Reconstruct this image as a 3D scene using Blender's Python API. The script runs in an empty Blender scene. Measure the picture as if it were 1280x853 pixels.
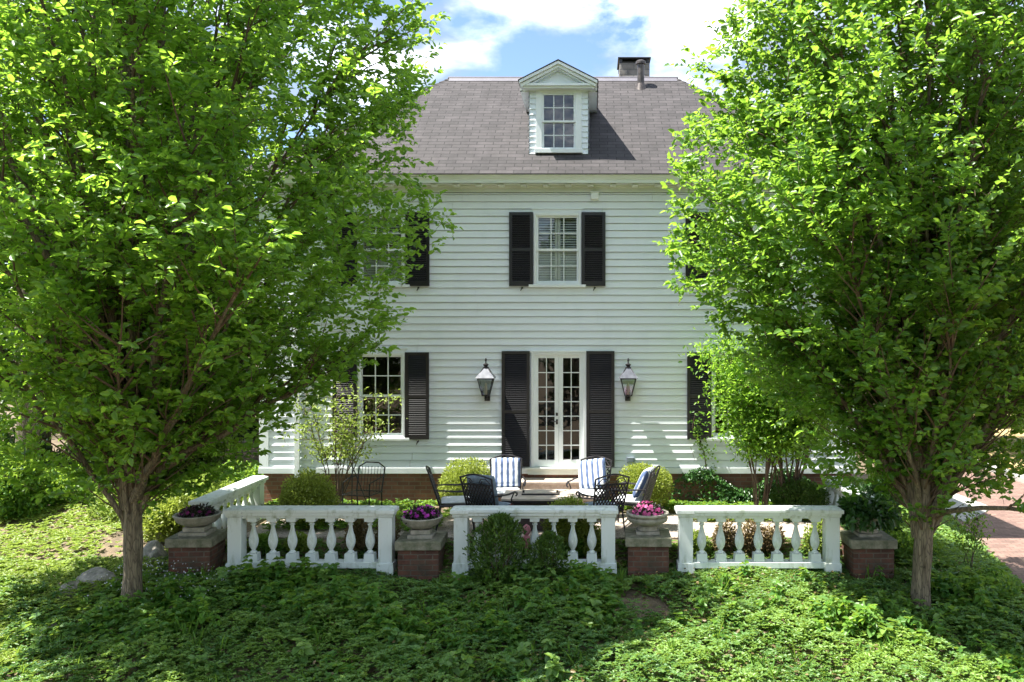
import bpy, math, random
import numpy as np
from mathutils import Vector, Matrix, noise as mnoise
R = math.radians
PI = math.pi
random.seed(5)
SC = bpy.context.scene
COL = SC.collection

# ------------------------------------------------------------------ camera, sky, sun, exposure
CZ = 3.05
F = 1050.0
VX, VY = 740.0, 425.0
cam_d = bpy.data.cameras.new('camera'); cam = bpy.data.objects.new('camera', cam_d); COL.objects.link(cam)
cam.location = (0, 0, CZ); cam.rotation_euler = (R(90), 0, 0)
cam_d.sensor_width = 36; cam_d.lens = F / 1280 * 36
cam_d.shift_x = -(VX - 640) / 1280; cam_d.shift_y = (VY - 426.5) / 1280
cam_d.clip_start = 0.1; cam_d.clip_end = 3000
SC.camera = cam
SC.render.resolution_x = 1024; SC.render.resolution_y = 682

SUN_EL, SUN_D = 64.0, 9.0                    # elevation; how far the sun stands in front of the facade plane
sd = Vector((-math.cos(R(SUN_EL)) * math.cos(R(SUN_D)), -math.cos(R(SUN_EL)) * math.sin(R(SUN_D)), math.sin(R(SUN_EL))))
sl = bpy.data.lights.new('sun', 'SUN'); sl.energy = 3.3; sl.angle = R(0.5); sl.color = (1.0, 0.95, 0.86)
so = bpy.data.objects.new('sun', sl); COL.objects.link(so); so.location = (0, 0, 40)
so.rotation_euler = sd.to_track_quat('Z', 'Y').to_euler()

W = bpy.data.worlds.new("World"); SC.world = W; W.use_nodes = True
nt = W.node_tree; nt.nodes.clear()
def NN(tree, t, **kw):
    n = tree.nodes.new(t)
    for k, v in kw.items(): setattr(n, k, v)
    return n
out = NN(nt, 'ShaderNodeOutputWorld'); bg = NN(nt, 'ShaderNodeBackground')
sky = NN(nt, 'ShaderNodeTexSky', sky_type='NISHITA', sun_disc=False)
sky.sun_elevation = R(SUN_EL); sky.sun_rotation = math.atan2(sd.x, sd.y)
sky.air_density = 1.0; sky.dust_density = 0.3; sky.ozone_density = 3.0
tc = NN(nt, 'ShaderNodeTexCoord'); mp = NN(nt, 'ShaderNodeMapping')
mp.inputs['Scale'].default_value = (1, 1, 2.2); mp.inputs['Location'].default_value = (0.3, 8.8, 1.4)
n1 = NN(nt, 'ShaderNodeTexNoise'); n1.inputs['Scale'].default_value = 3.6; n1.inputs['Detail'].default_value = 9; n1.inputs['Roughness'].default_value = 0.56
n1.inputs['Distortion'].default_value = 0.35
rp = NN(nt, 'ShaderNodeValToRGB'); rp.color_ramp.elements[0].position = 0.41; rp.color_ramp.elements[1].position = 0.60
n2 = NN(nt, 'ShaderNodeTexNoise'); n2.inputs['Scale'].default_value = 6.5; n2.inputs['Detail'].default_value = 8
cr = NN(nt, 'ShaderNodeValToRGB')
cr.color_ramp.elements[0].position = 0.44; cr.color_ramp.elements[0].color = (0.10, 0.113, 0.137, 1)
cr.color_ramp.elements[1].position = 0.80; cr.color_ramp.elements[1].color = (0.95, 0.985, 1.04, 1)
cm = NN(nt, 'ShaderNodeVectorMath', operation='SCALE'); cm.inputs['Scale'].default_value = 18
mx = NN(nt, 'ShaderNodeMix', data_type='RGBA')
L = nt.links.new
L(tc.outputs['Generated'], mp.inputs['Vector']); L(mp.outputs[0], n1.inputs['Vector']); L(mp.outputs[0], n2.inputs['Vector'])
L(n1.outputs['Fac'], rp.inputs['Fac']); L(n2.outputs['Fac'], cr.inputs['Fac']); L(cr.outputs['Color'], cm.inputs[0])
L(rp.outputs['Color'], mx.inputs['Factor']); skd = NN(nt, 'ShaderNodeVectorMath', operation='SCALE'); skd.inputs['Scale'].default_value = 0.72; L(sky.outputs[0], skd.inputs[0]); L(skd.outputs[0], mx.inputs['A']); L(cm.outputs[0], mx.inputs['B'])
L(mx.outputs['Result'], bg.inputs['Color']); L(bg.outputs[0], out.inputs['Surface'])
bg.inputs['Strength'].default_value = 0.07
SC.view_settings.view_transform = 'Standard'; SC.view_settings.look = 'None'
SC.view_settings.exposure = 2.4; SC.view_settings.gamma = 1.0; SC.view_settings.use_curve_mapping = False
SC.render.engine = 'CYCLES'
SC.cycles.max_bounces = 8; SC.cycles.transparent_max_bounces = 12; SC.cycles.sample_clamp_indirect = 6

def PW(px, py, d):
    """the world point seen at a pixel of the photograph, at distance d"""
    return Vector(((px - VX) / F * d, d, CZ + (VY - py) / F * d))
def X(px, d): return (px - VX) / F * d
def Z(py, d): return CZ + (VY - py) / F * d

# ------------------------------------------------------------------ helpers
class MB:
    def __init__(s): s.v = []; s.f = []
    def add(s, vs, fs):
        b = len(s.v); s.v += [tuple(v) for v in vs]; s.f += [tuple(i + b for i in f) for f in fs]; return s
    def box(s, x0, x1, y0, y1, z0, z1):
        return s.add([(x0,y0,z0),(x1,y0,z0),(x1,y1,z0),(x0,y1,z0),(x0,y0,z1),(x1,y0,z1),(x1,y1,z1),(x0,y1,z1)],
                     [(0,3,2,1),(4,5,6,7),(0,1,5,4),(1,2,6,5),(2,3,7,6),(3,0,4,7)])
    def frustum(s, cx, cy, z0, z1, a0, a1, b0=None, b1=None):
        b0 = a0 if b0 is None else b0; b1 = a1 if b1 is None else b1
        v = [(cx-a0,cy-b0,z0),(cx+a0,cy-b0,z0),(cx+a0,cy+b0,z0),(cx-a0,cy+b0,z0),(cx-a1,cy-b1,z1),(cx+a1,cy-b1,z1),(cx+a1,cy+b1,z1),(cx-a1,cy+b1,z1)]
        return s.add(v, [(0,3,2,1),(4,5,6,7),(0,1,5,4),(1,2,6,5),(2,3,7,6),(3,0,4,7)])
    def lathe(s, cx, cy, prof, n=20, cap=True):
        vs = []; fs = []
        for r, z in prof:
            for i in range(n):
                a = 2*PI*i/n; vs.append((cx + r*math.cos(a), cy + r*math.sin(a), z))
        for k in range(len(prof)-1):
            for i in range(n):
                j = (i+1) % n; fs.append((k*n+i, k*n+j, (k+1)*n+j, (k+1)*n+i))
        if cap:
            fs.append(tuple(reversed(range(n)))); fs.append(tuple((len(prof)-1)*n + i for i in range(n)))
        return s.add(vs, fs)
    def tube(s, pts, rad, n=8, cap=True):
        pts = [Vector(p) for p in pts]
        if not hasattr(rad, '__len__'): rad = [rad]*len(pts)
        vs = []; fs = []; up = None
        for k, p in enumerate(pts):
            t = (pts[min(k+1, len(pts)-1)] - pts[max(k-1, 0)])
            if t.length < 1e-9: t = Vector((0,0,1))
            t.normalize()
            if up is None:
                up = Vector((0,0,1)) if abs(t.z) < 0.9 else Vector((1,0,0))
            a = t.cross(up); a.normalize(); b = a.cross(t); b.normalize(); up = b
            for i in range(n):
                q = 2*PI*i/n; vs.append(p + (a*math.cos(q) + b*math.sin(q))*rad[k])
        for k in range(len(pts)-1):
            for i in range(n):
                j = (i+1) % n; fs.append((k*n+i, k*n+j, (k+1)*n+j, (k+1)*n+i))
        if cap:
            fs.append(tuple(reversed(range(n)))); fs.append(tuple((len(pts)-1)*n + i for i in range(n)))
        return s.add(vs, fs)
    def prism(s, poly, axis, a, b):
        """extrude a 2D outline along an axis: 'y' outline in (x,z), 'x' outline in (y,z)"""
        n = len(poly)
        if axis == 'y': v = [(p[0],a,p[1]) for p in poly] + [(p[0],b,p[1]) for p in poly]
        elif axis == 'x': v = [(a,p[0],p[1]) for p in poly] + [(b,p[0],p[1]) for p in poly]
        else: v = [(p[0],p[1],a) for p in poly] + [(p[0],p[1],b) for p in poly]
        f = [tuple(range(n)), tuple(reversed(range(n, 2*n)))] + [(i, i+n, (i+1)%n+n, (i+1)%n) for i in range(n)]
        return s.add(v, f)
    def build(s, name, mat, parent=None, origin=(0,0,0), smooth=False, bevel=0, fixn=True):
        me = bpy.data.meshes.new(name)
        o3 = Vector(origin)
        me.from_pydata([tuple(Vector(v) - o3) for v in s.v], [], s.f)
        if fixn:
            import bmesh
            bm = bmesh.new(); bm.from_mesh(me); bmesh.ops.recalc_face_normals(bm, faces=bm.faces); bm.to_mesh(me); bm.free()
        uv_box(me, o3)
        me.materials.append(mat)
        if smooth:
            me.polygons.foreach_set('use_smooth', [True]*len(me.polygons))
            try: me.set_sharp_from_angle(angle=R(40))
            except Exception: pass
        o = bpy.data.objects.new(name, me); COL.objects.link(o); o.parent = parent
        if bevel:
            m = o.modifiers.new('bevel', 'BEVEL'); m.width = bevel; m.segments = 2; m.limit_method = 'ANGLE'; m.angle_limit = R(50)
        return o

def uv_box(me, off=Vector((0,0,0))):
    n = len(me.loops)
    if n == 0: return
    lay = me.uv_layers.new(name='UVMap')
    co = np.empty(len(me.vertices)*3, np.float32); me.vertices.foreach_get('co', co); co = co.reshape(-1,3) + np.array(off, np.float32)
    li = np.empty(n, np.int32); me.loops.foreach_get('vertex_index', li)
    npoly = len(me.polygons); nor = np.empty(npoly*3, np.float32); me.polygons.foreach_get('normal', nor); nor = nor.reshape(-1,3)
    tot = np.empty(npoly, np.int32); me.polygons.foreach_get('loop_total', tot)
    fi = np.repeat(np.arange(npoly), tot); a = np.abs(nor[fi]); c = co[li]
    ax = np.argmax(a * np.array([1.0,1.0,1.02]), axis=1)
    uv = np.where((ax==2)[:,None], c[:,:2], np.where((ax==1)[:,None], c[:,[0,2]], c[:,[1,2]]))
    lay.data.foreach_set('uv', uv.astype(np.float32).ravel())

def mesh_np(name, verts, faces, mat, parent=None, rnd=None, loc=None):
    """faces: (n,4) or (n,3) array"""
    me = bpy.data.meshes.new(name)
    verts = np.ascontiguousarray(verts, np.float32); faces = np.ascontiguousarray(faces, np.int32)
    k = faces.shape[1]
    me.vertices.add(len(verts)); me.vertices.foreach_set('co', verts.ravel())
    me.loops.add(faces.size); me.loops.foreach_set('vertex_index', faces.ravel())
    me.polygons.add(len(faces)); me.polygons.foreach_set('loop_start', np.arange(0, faces.size, k, dtype=np.int32))
    me.update(calc_edges=True)
    if rnd is not None:
        at = me.attributes.new('rnd', 'FLOAT', 'FACE'); at.data.foreach_set('value', np.ascontiguousarray(rnd, np.float32))
    me.materials.append(mat)
    o = bpy.data.objects.new(name, me); COL.objects.link(o); o.parent = parent
    if loc is not None: o.location = loc
    return o

def tag(o, label=None, cat=None, group=None, kind=None):
    if label: o['label'] = label
    if cat: o['category'] = cat
    if group: o['group'] = group
    if kind: o['kind'] = kind
    return o
def thing(name, label, cat, loc=(0,0,0), rz=0, group=None):
    o = bpy.data.objects.new(name, None); COL.objects.link(o); o.location = loc; o.rotation_euler = (0,0,rz)
    o.empty_display_size = 0.2
    return tag(o, label, cat, group)
def copy_tree(o, parent=None):
    c = o.copy(); COL.objects.link(c); c.parent = parent
    for ch in list(o.children): copy_tree(ch, c)
    return c

# ------------------------------------------------------------------ materials
def newmat(name):
    m = bpy.data.materials.new(name); m.use_nodes = True; t = m.node_tree; t.nodes.clear()
    o = NN(t, 'ShaderNodeOutputMaterial'); p = NN(t, 'ShaderNodeBsdfPrincipled'); t.links.new(p.outputs[0], o.inputs[0])
    return m, t, p, o
def rgb(c): return (c[0], c[1], c[2], 1)
def simple(name, col, col2=None, rough=0.6, scale=6, bump=0.0, bscale=60, metal=0, spec=0.5, coord='Object', detail=6, stretch=(1,1,1), pos=(0.35,0.7)):
    m, t, p, o = newmat(name); lk = t.links.new
    tcn = NN(t, 'ShaderNodeTexCoord'); mpn = NN(t, 'ShaderNodeMapping'); mpn.inputs['Scale'].default_value = stretch
    lk(tcn.outputs[coord], mpn.inputs['Vector'])
    if col2 is not None:
        n = NN(t, 'ShaderNodeTexNoise'); n.inputs['Scale'].default_value = scale; n.inputs['Detail'].default_value = detail; n.inputs['Roughness'].default_value = 0.62
        lk(mpn.outputs[0], n.inputs['Vector'])
        r = NN(t, 'ShaderNodeValToRGB'); r.color_ramp.elements[0].position = pos[0]; r.color_ramp.elements[1].position = pos[1]
        r.color_ramp.elements[0].color = rgb(col); r.color_ramp.elements[1].color = rgb(col2)
        lk(n.outputs['Fac'], r.inputs['Fac']); lk(r.outputs['Color'], p.inputs['Base Color'])
    else: p.inputs['Base Color'].default_value = rgb(col)
    p.inputs['Roughness'].default_value = rough; p.inputs['Metallic'].default_value = metal
    p.inputs['Specular IOR Level'].default_value = spec
    if bump:
        n = NN(t, 'ShaderNodeTexNoise'); n.inputs['Scale'].default_value = bscale; n.inputs['Detail'].default_value = 5
        lk(mpn.outputs[0], n.inputs['Vector'])
        b = NN(t, 'ShaderNodeBump'); b.inputs['Strength'].default_value = 0.6; b.inputs['Distance'].default_value = bump
        lk(n.outputs['Fac'], b.inputs['Height']); lk(b.outputs[0], p.inputs['Normal'])
    return m
def brickmat(name, c1, c2, mortar, bw, bh, ms=0.01, rough=0.85, bump=0.006, offset=0.5, noise_amt=0.5, dirt=None, bias=0.0, squash=1.0):
    m, t, p, o = newmat(name); lk = t.links.new
    uv = NN(t, 'ShaderNodeUVMap'); br = NN(t, 'ShaderNodeTexBrick')
    br.offset = offset; br.inputs['Scale'].default_value = 1.0; br.inputs['Brick Width'].default_value = bw; br.inputs['Row Height'].default_value = bh
    br.inputs['Mortar Size'].default_value = ms; br.inputs['Mortar Smooth'].default_value = 0.15; br.inputs['Bias'].default_value = bias
    br.inputs['Color1'].default_value = rgb(c1); br.inputs['Color2'].default_value = rgb(c2); br.inputs['Mortar'].default_value = rgb(mortar)
    n0 = NN(t, 'ShaderNodeTexNoise'); n0.inputs['Scale'].default_value = 6; n0.inputs['Detail'].default_value = 3
    va = NN(t, 'ShaderNodeVectorMath', operation='MULTIPLY_ADD'); va.inputs[1].default_value = (0.006,)*3
    lk(uv.outputs[0], n0.inputs['Vector']); lk(n0.outputs['Color'], va.inputs[0]); lk(uv.outputs[0], va.inputs[2]); lk(va.outputs[0], br.inputs['Vector'])
    n = NN(t, 'ShaderNodeTexNoise'); n.inputs['Scale'].default_value = 3.0; n.inputs['Detail'].default_value = 8; n.inputs['Roughness'].default_value = 0.7
    lk(uv.outputs[0], n.inputs['Vector'])
    r = NN(t, 'ShaderNodeMapRange'); r.inputs['From Min'].default_value = 0.3; r.inputs['From Max'].default_value = 0.7
    r.inputs['To Min'].default_value = 1 - noise_amt; r.inputs['To Max'].default_value = 1 + noise_amt*0.6
    lk(n.outputs['Fac'], r.inputs['Value'])
    mu = NN(t, 'ShaderNodeVectorMath', operation='SCALE'); lk(br.outputs['Color'], mu.inputs[0]); lk(r.outputs[0], mu.inputs['Scale'])
    last = mu.outputs[0]
    if dirt:
        nd = NN(t, 'ShaderNodeTexNoise'); nd.inputs['Scale'].default_value = 2.2; nd.inputs['Detail'].default_value = 7
        lk(uv.outputs[0], nd.inputs['Vector'])
        rd = NN(t, 'ShaderNodeValToRGB'); rd.color_ramp.elements[0].position = 0.5; rd.color_ramp.elements[1].position = 0.72
        lk(nd.outputs['Fac'], rd.inputs['Fac'])
        mm = NN(t, 'ShaderNodeMix', data_type='RGBA'); mm.inputs['B'].default_value = rgb(dirt)
        lk(rd.outputs['Color'], mm.inputs['Factor']); lk(last, mm.inputs['A']); last = mm.outputs['Result']
    lk(last, p.inputs['Base Color']); p.inputs['Roughness'].default_value = rough
    nb = NN(t, 'ShaderNodeTexNoise'); nb.inputs['Scale'].default_value = 70; nb.inputs['Detail'].default_value = 3; lk(uv.outputs[0], nb.inputs['Vector'])
    ma = NN(t, 'ShaderNodeMath', operation='MULTIPLY_ADD'); ma.inputs[1].default_value = 0.3
    sb = NN(t, 'ShaderNodeMath', operation='SUBTRACT'); sb.inputs[0].default_value = 1.0
    lk(br.outputs['Fac'], sb.inputs[1]); lk(nb.outputs['Fac'], ma.inputs[0]); lk(sb.outputs[0], ma.inputs[2])
    b = NN(t, 'ShaderNodeBump'); b.inputs['Strength'].default_value = 0.8; b.inputs['Distance'].default_value = bump
    lk(ma.outputs[0], b.inputs['Height']); lk(b.outputs[0], p.inputs['Normal'])
    return m
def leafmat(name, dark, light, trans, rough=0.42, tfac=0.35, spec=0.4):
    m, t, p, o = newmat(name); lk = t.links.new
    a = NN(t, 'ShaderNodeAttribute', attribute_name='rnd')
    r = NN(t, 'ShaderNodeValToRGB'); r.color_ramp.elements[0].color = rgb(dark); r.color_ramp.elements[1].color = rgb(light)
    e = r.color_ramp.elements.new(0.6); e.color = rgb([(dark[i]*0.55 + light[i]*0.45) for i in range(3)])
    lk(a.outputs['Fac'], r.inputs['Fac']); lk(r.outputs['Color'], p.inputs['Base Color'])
    p.inputs['Roughness'].default_value = rough; p.inputs['Specular IOR Level'].default_value = spec
    tr = NN(t, 'ShaderNodeBsdfTranslucent')
    r2 = NN(t, 'ShaderNodeValToRGB'); r2.color_ramp.elements[0].color = rgb([c*0.6 for c in trans]); r2.color_ramp.elements[1].color = rgb(trans)
    lk(a.outputs['Fac'], r2.inputs['Fac']); lk(r2.outputs['Color'], tr.inputs['Color'])
    mixs = NN(t, 'ShaderNodeMixShader'); mixs.inputs['Fac'].default_value = tfac
    lk(p.outputs[0], mixs.inputs[1]); lk(tr.outputs[0], mixs.inputs[2]); lk(mixs.outputs[0], o.inputs[0])
    return m
def glassmat(name, tint=(0.85,0.9,0.9), ior=1.45, rough=0.01, boost=0.05):
    m, t, p, o = newmat(name); lk = t.links.new; t.nodes.remove(p)
    fr = NN(t, 'ShaderNodeFresnel'); fr.inputs['IOR'].default_value = ior
    ad = NN(t, 'ShaderNodeMath', operation='ADD'); ad.inputs[1].default_value = boost; lk(fr.outputs[0], ad.inputs[0])
    g = NN(t, 'ShaderNodeBsdfGlossy'); g.inputs['Roughness'].default_value = rough
    nz = NN(t, 'ShaderNodeTexNoise'); nz.inputs['Scale'].default_value = 2.5
    tcn = NN(t, 'ShaderNodeTexCoord'); lk(tcn.outputs['Object'], nz.inputs['Vector'])
    b = NN(t, 'ShaderNodeBump'); b.inputs['Distance'].default_value = 0.012; b.inputs['Strength'].default_value = 0.5; lk(nz.outputs['Fac'], b.inputs['Height']); lk(b.outputs[0], g.inputs['Normal'])
    tr = NN(t, 'ShaderNodeBsdfTransparent'); tr.inputs['Color'].default_value = rgb(tint)
    mm = NN(t, 'ShaderNodeMixShader'); lk(ad.outputs[0], mm.inputs[0]); lk(tr.outputs[0], mm.inputs[1]); lk(g.outputs[0], mm.inputs[2]); lk(mm.outputs[0], o.inputs[0])
    return m
def stripemat(name, ca, cb, period, duty, soft=0.03):
    m, t, p, o = newmat(name); lk = t.links.new
    tcn = NN(t, 'ShaderNodeTexCoord'); sx = NN(t, 'ShaderNodeSeparateXYZ'); lk(tcn.outputs['Object'], sx.inputs[0])
    nz = NN(t, 'ShaderNodeTexNoise'); nz.inputs['Scale'].default_value = 7; lk(tcn.outputs['Object'], nz.inputs['Vector'])
    ad = NN(t, 'ShaderNodeMath', operation='MULTIPLY_ADD'); ad.inputs[1].default_value = 0.012; lk(nz.outputs['Fac'], ad.inputs[0]); lk(sx.outputs['X'], ad.inputs[2])
    a2 = NN(t, 'ShaderNodeMath', operation='ADD'); a2.inputs[1].default_value = 50*period; lk(ad.outputs[0], a2.inputs[0])
    dv = NN(t, 'ShaderNodeMath', operation='DIVIDE'); dv.inputs[1].default_value = period; lk(a2.outputs[0], dv.inputs[0])
    fr = NN(t, 'ShaderNodeMath', operation='FRACT'); lk(dv.outputs[0], fr.inputs[0])
    r = NN(t, 'ShaderNodeValToRGB'); es = r.color_ramp.elements
    es[0].position = 0; es[0].color = rgb(ca); es[1].position = 1 - duty; es[1].color = rgb(ca)
    for q, c in ((1-duty+soft, cb), (1-soft, cb), (1.0, ca)):
        e = es.new(q); e.color = rgb(c)
    lk(fr.outputs[0], r.inputs['Fac']); lk(r.outputs['Color'], p.inputs['Base Color']); p.inputs['Roughness'].default_value = 0.85
    nb = NN(t, 'ShaderNodeTexNoise'); nb.inputs['Scale'].default_value = 14; lk(tcn.outputs['Object'], nb.inputs['Vector'])
    b = NN(t, 'ShaderNodeBump'); b.inputs['Distance'].default_value = 0.02; b.inputs['Strength'].default_value = 0.5; lk(nb.outputs['Fac'], b.inputs['Height']); lk(b.outputs[0], p.inputs['Normal'])
    return m

M = {}
M['siding'] = simple('white_siding_paint', (0.68,0.74,0.79), (0.735,0.79,0.84), rough=0.6, scale=2.0, stretch=(1,1,0.5), pos=(0.28,0.5))
M['trim'] = simple('white_trim_paint', (0.70,0.75,0.77), (0.78,0.82,0.84), rough=0.5, scale=3, bump=0.0008, bscale=40)
M['cornice'] = simple('cream_cornice_paint', (0.62,0.67,0.60), (0.74,0.78,0.75), rough=0.55, scale=2.2, stretch=(0.4,1,2))
M['baluster'] = simple('weathered_white_paint', (0.34,0.39,0.30), (0.66,0.71,0.70), rough=0.6, scale=8, bump=0.002, bscale=35, pos=(0.26,0.47), stretch=(1,1,0.35))
M['shutter'] = simple('black_shutter_paint', (0.007,0.007,0.010), (0.014,0.013,0.016), rough=0.4, scale=8)
M['iron'] = simple('black_iron', (0.010,0.010,0.012), (0.03,0.028,0.03), rough=0.4, scale=20, metal=0.3)
M['alum'] = simple('dark_cast_aluminium', (0.018,0.018,0.022), (0.05,0.045,0.05), rough=0.38, scale=12, metal=0.4)
M['copper'] = simple('dark_weathered_copper', (0.05,0.045,0.045), (0.12,0.10,0.09), rough=0.45, scale=12, metal=0.5)
M['brick'] = brickmat('red_brick_masonry', (0.085,0.036,0.024), (0.17,0.065,0.040), (0.13,0.105,0.08), 0.21, 0.075, ms=0.009, noise_amt=0.6, dirt=(0.05,0.045,0.03))
M['brick_low'] = brickmat('foundation_brick', (0.20,0.085,0.060), (0.28,0.125,0.09), (0.24,0.17,0.13), 0.21, 0.075, ms=0.009, noise_amt=0.3)
M['paver'] = brickmat('brick_pavers', (0.15,0.090,0.074), (0.24,0.15,0.12), (0.075,0.055,0.048), 0.21, 0.10, ms=0.006, noise_amt=0.25, bump=0.003)
M['shingle'] = brickmat('asphalt_shingles', (0.035,0.032,0.034), (0.056,0.050,0.053), (0.015,0.014,0.015), 0.31, 0.125, ms=0.008, noise_amt=0.38, bump=0.008, rough=0.9)
M['ridge'] = simple('ridge_flashing', (0.085,0.08,0.10), (0.12,0.115,0.14), rough=0.6, scale=4)
M['stone'] = simple('mossy_pillar_stone', (0.10,0.11,0.065), (0.29,0.265,0.205), rough=0.9, scale=9, bump=0.008, bscale=45, detail=9)
M['urn'] = simple('weathered_urn_stone', (0.20,0.20,0.16), (0.40,0.37,0.32), rough=0.88, scale=11, bump=0.006, bscale=60, detail=9)
M['step'] = simple('sandstone_step', (0.36,0.29,0.24), (0.52,0.44,0.38), rough=0.85, scale=14, bump=0.003, bscale=90, detail=9)
M['concrete'] = simple('pale_concrete', (0.27,0.27,0.25), (0.36,0.355,0.33), rough=0.85, scale=5, bump=0.002, bscale=60)
M['rock'] = simple('field_rock', (0.16,0.15,0.12), (0.36,0.33,0.29), rough=0.95, scale=9, bump=0.05, bscale=16, detail=10)
M['chimney'] = brickmat('grey_chimney_stone', (0.20,0.18,0.16), (0.32,0.29,0.26), (0.16,0.15,0.14), 0.28, 0.12, ms=0.012, noise_amt=0.5)
M['bark'] = None
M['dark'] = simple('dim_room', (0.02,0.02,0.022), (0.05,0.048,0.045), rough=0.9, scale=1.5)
M['floor'] = simple('dim_room_floor', (0.12,0.13,0.14), (0.2,0.2,0.2), rough=0.8, scale=3)
M['blind'] = simple('white_blind', (0.74,0.78,0.76), (0.80,0.83,0.80), rough=0.6, scale=3)
M['glass'] = glassmat('window_glass')
M['lglass'] = glassmat('lantern_glass', tint=(0.8,0.82,0.82), boost=0.12, rough=0.08)
M['candle'] = simple('candle_bulb', (0.75,0.70,0.60), rough=0.4)
M['stripe'] = stripemat('striped_cushion_cloth', (0.66,0.68,0.69), (0.07,0.11,0.22), 0.098, 0.48)
M['cloth'] = simple('pale_seat_cloth', (0.55,0.58,0.62), (0.68,0.70,0.72), rough=0.9, scale=10, bump=0.006, bscale=18)
M['bluecloth'] = simple('faded_blue_cloth', (0.10,0.14,0.19), (0.22,0.28,0.34), rough=0.9, scale=12)
M['tabletop'] = simple('beige_tabletop', (0.46,0.38,0.31), (0.58,0.50,0.43), rough=0.5, scale=6, bump=0.001)
M['tablebox'] = simple('dark_wicker_box', (0.05,0.035,0.03), (0.10,0.075,0.06), rough=0.7, scale=40, stretch=(1,1,6))
M['grey_plastic'] = simple('grey_plastic', (0.18,0.22,0.26), rough=0.5)
M['pinkpaint'] = simple('faded_pink_paint', (0.55,0.16,0.22), (0.7,0.35,0.40), rough=0.6, scale=30)

def bark_mat(name, c1, c2):
    m, t, p, o = newmat(name); lk = t.links.new
    tcn = NN(t, 'ShaderNodeTexCoord'); mpn = NN(t, 'ShaderNodeMapping'); mpn.inputs['Scale'].default_value = (1,1,0.16)
    lk(tcn.outputs['Object'], mpn.inputs['Vector'])
    v = NN(t, 'ShaderNodeTexVoronoi', feature='DISTANCE_TO_EDGE'); v.inputs['Scale'].default_value = 34
    n = NN(t, 'ShaderNodeTexNoise'); n.inputs['Scale'].default_value = 22; n.inputs['Detail'].default_value = 8
    ad = NN(t, 'ShaderNodeVectorMath', operation='MULTIPLY_ADD'); ad.inputs[1].default_value = (0.04,)*3
    lk(mpn.outputs[0], n.inputs['Vector']); lk(n.outputs['Color'], ad.inputs[0]); lk(mpn.outputs[0], ad.inputs[2]); lk(ad.outputs[0], v.inputs['Vector'])
    r = NN(t, 'ShaderNodeValToRGB'); r.color_ramp.elements[0].position = 0.3; r.color_ramp.elements[1].position = 0.7
    r.color_ramp.elements[0].color = rgb(c1); r.color_ramp.elements[1].color = rgb(c2); lk(n.outputs['Fac'], r.inputs['Fac'])
    mr = NN(t, 'ShaderNodeMapRange'); mr.inputs['From Max'].default_value = 0.12; mr.inputs['To Min'].default_value = 0.45; lk(v.outputs['Distance'], mr.inputs['Value'])
    sc = NN(t, 'ShaderNodeVectorMath', operation='SCALE'); lk(r.outputs['Color'], sc.inputs[0]); lk(mr.outputs[0], sc.inputs['Scale']); lk(sc.outputs[0], p.inputs['Base Color'])
    b = NN(t, 'ShaderNodeBump'); b.inputs['Strength'].default_value = 0.9; b.inputs['Distance'].default_value = 0.012; lk(mr.outputs[0], b.inputs['Height'])
    lk(b.outputs[0], p.inputs['Normal']); p.inputs['Roughness'].default_value = 0.9
    return m
M['bark'] = bark_mat('ridged_bark', (0.085,0.068,0.045), (0.24,0.20,0.135))
M['twig'] = simple('brown_twig', (0.07,0.045,0.03), (0.13,0.09,0.06), rough=0.85, scale=9)
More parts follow.
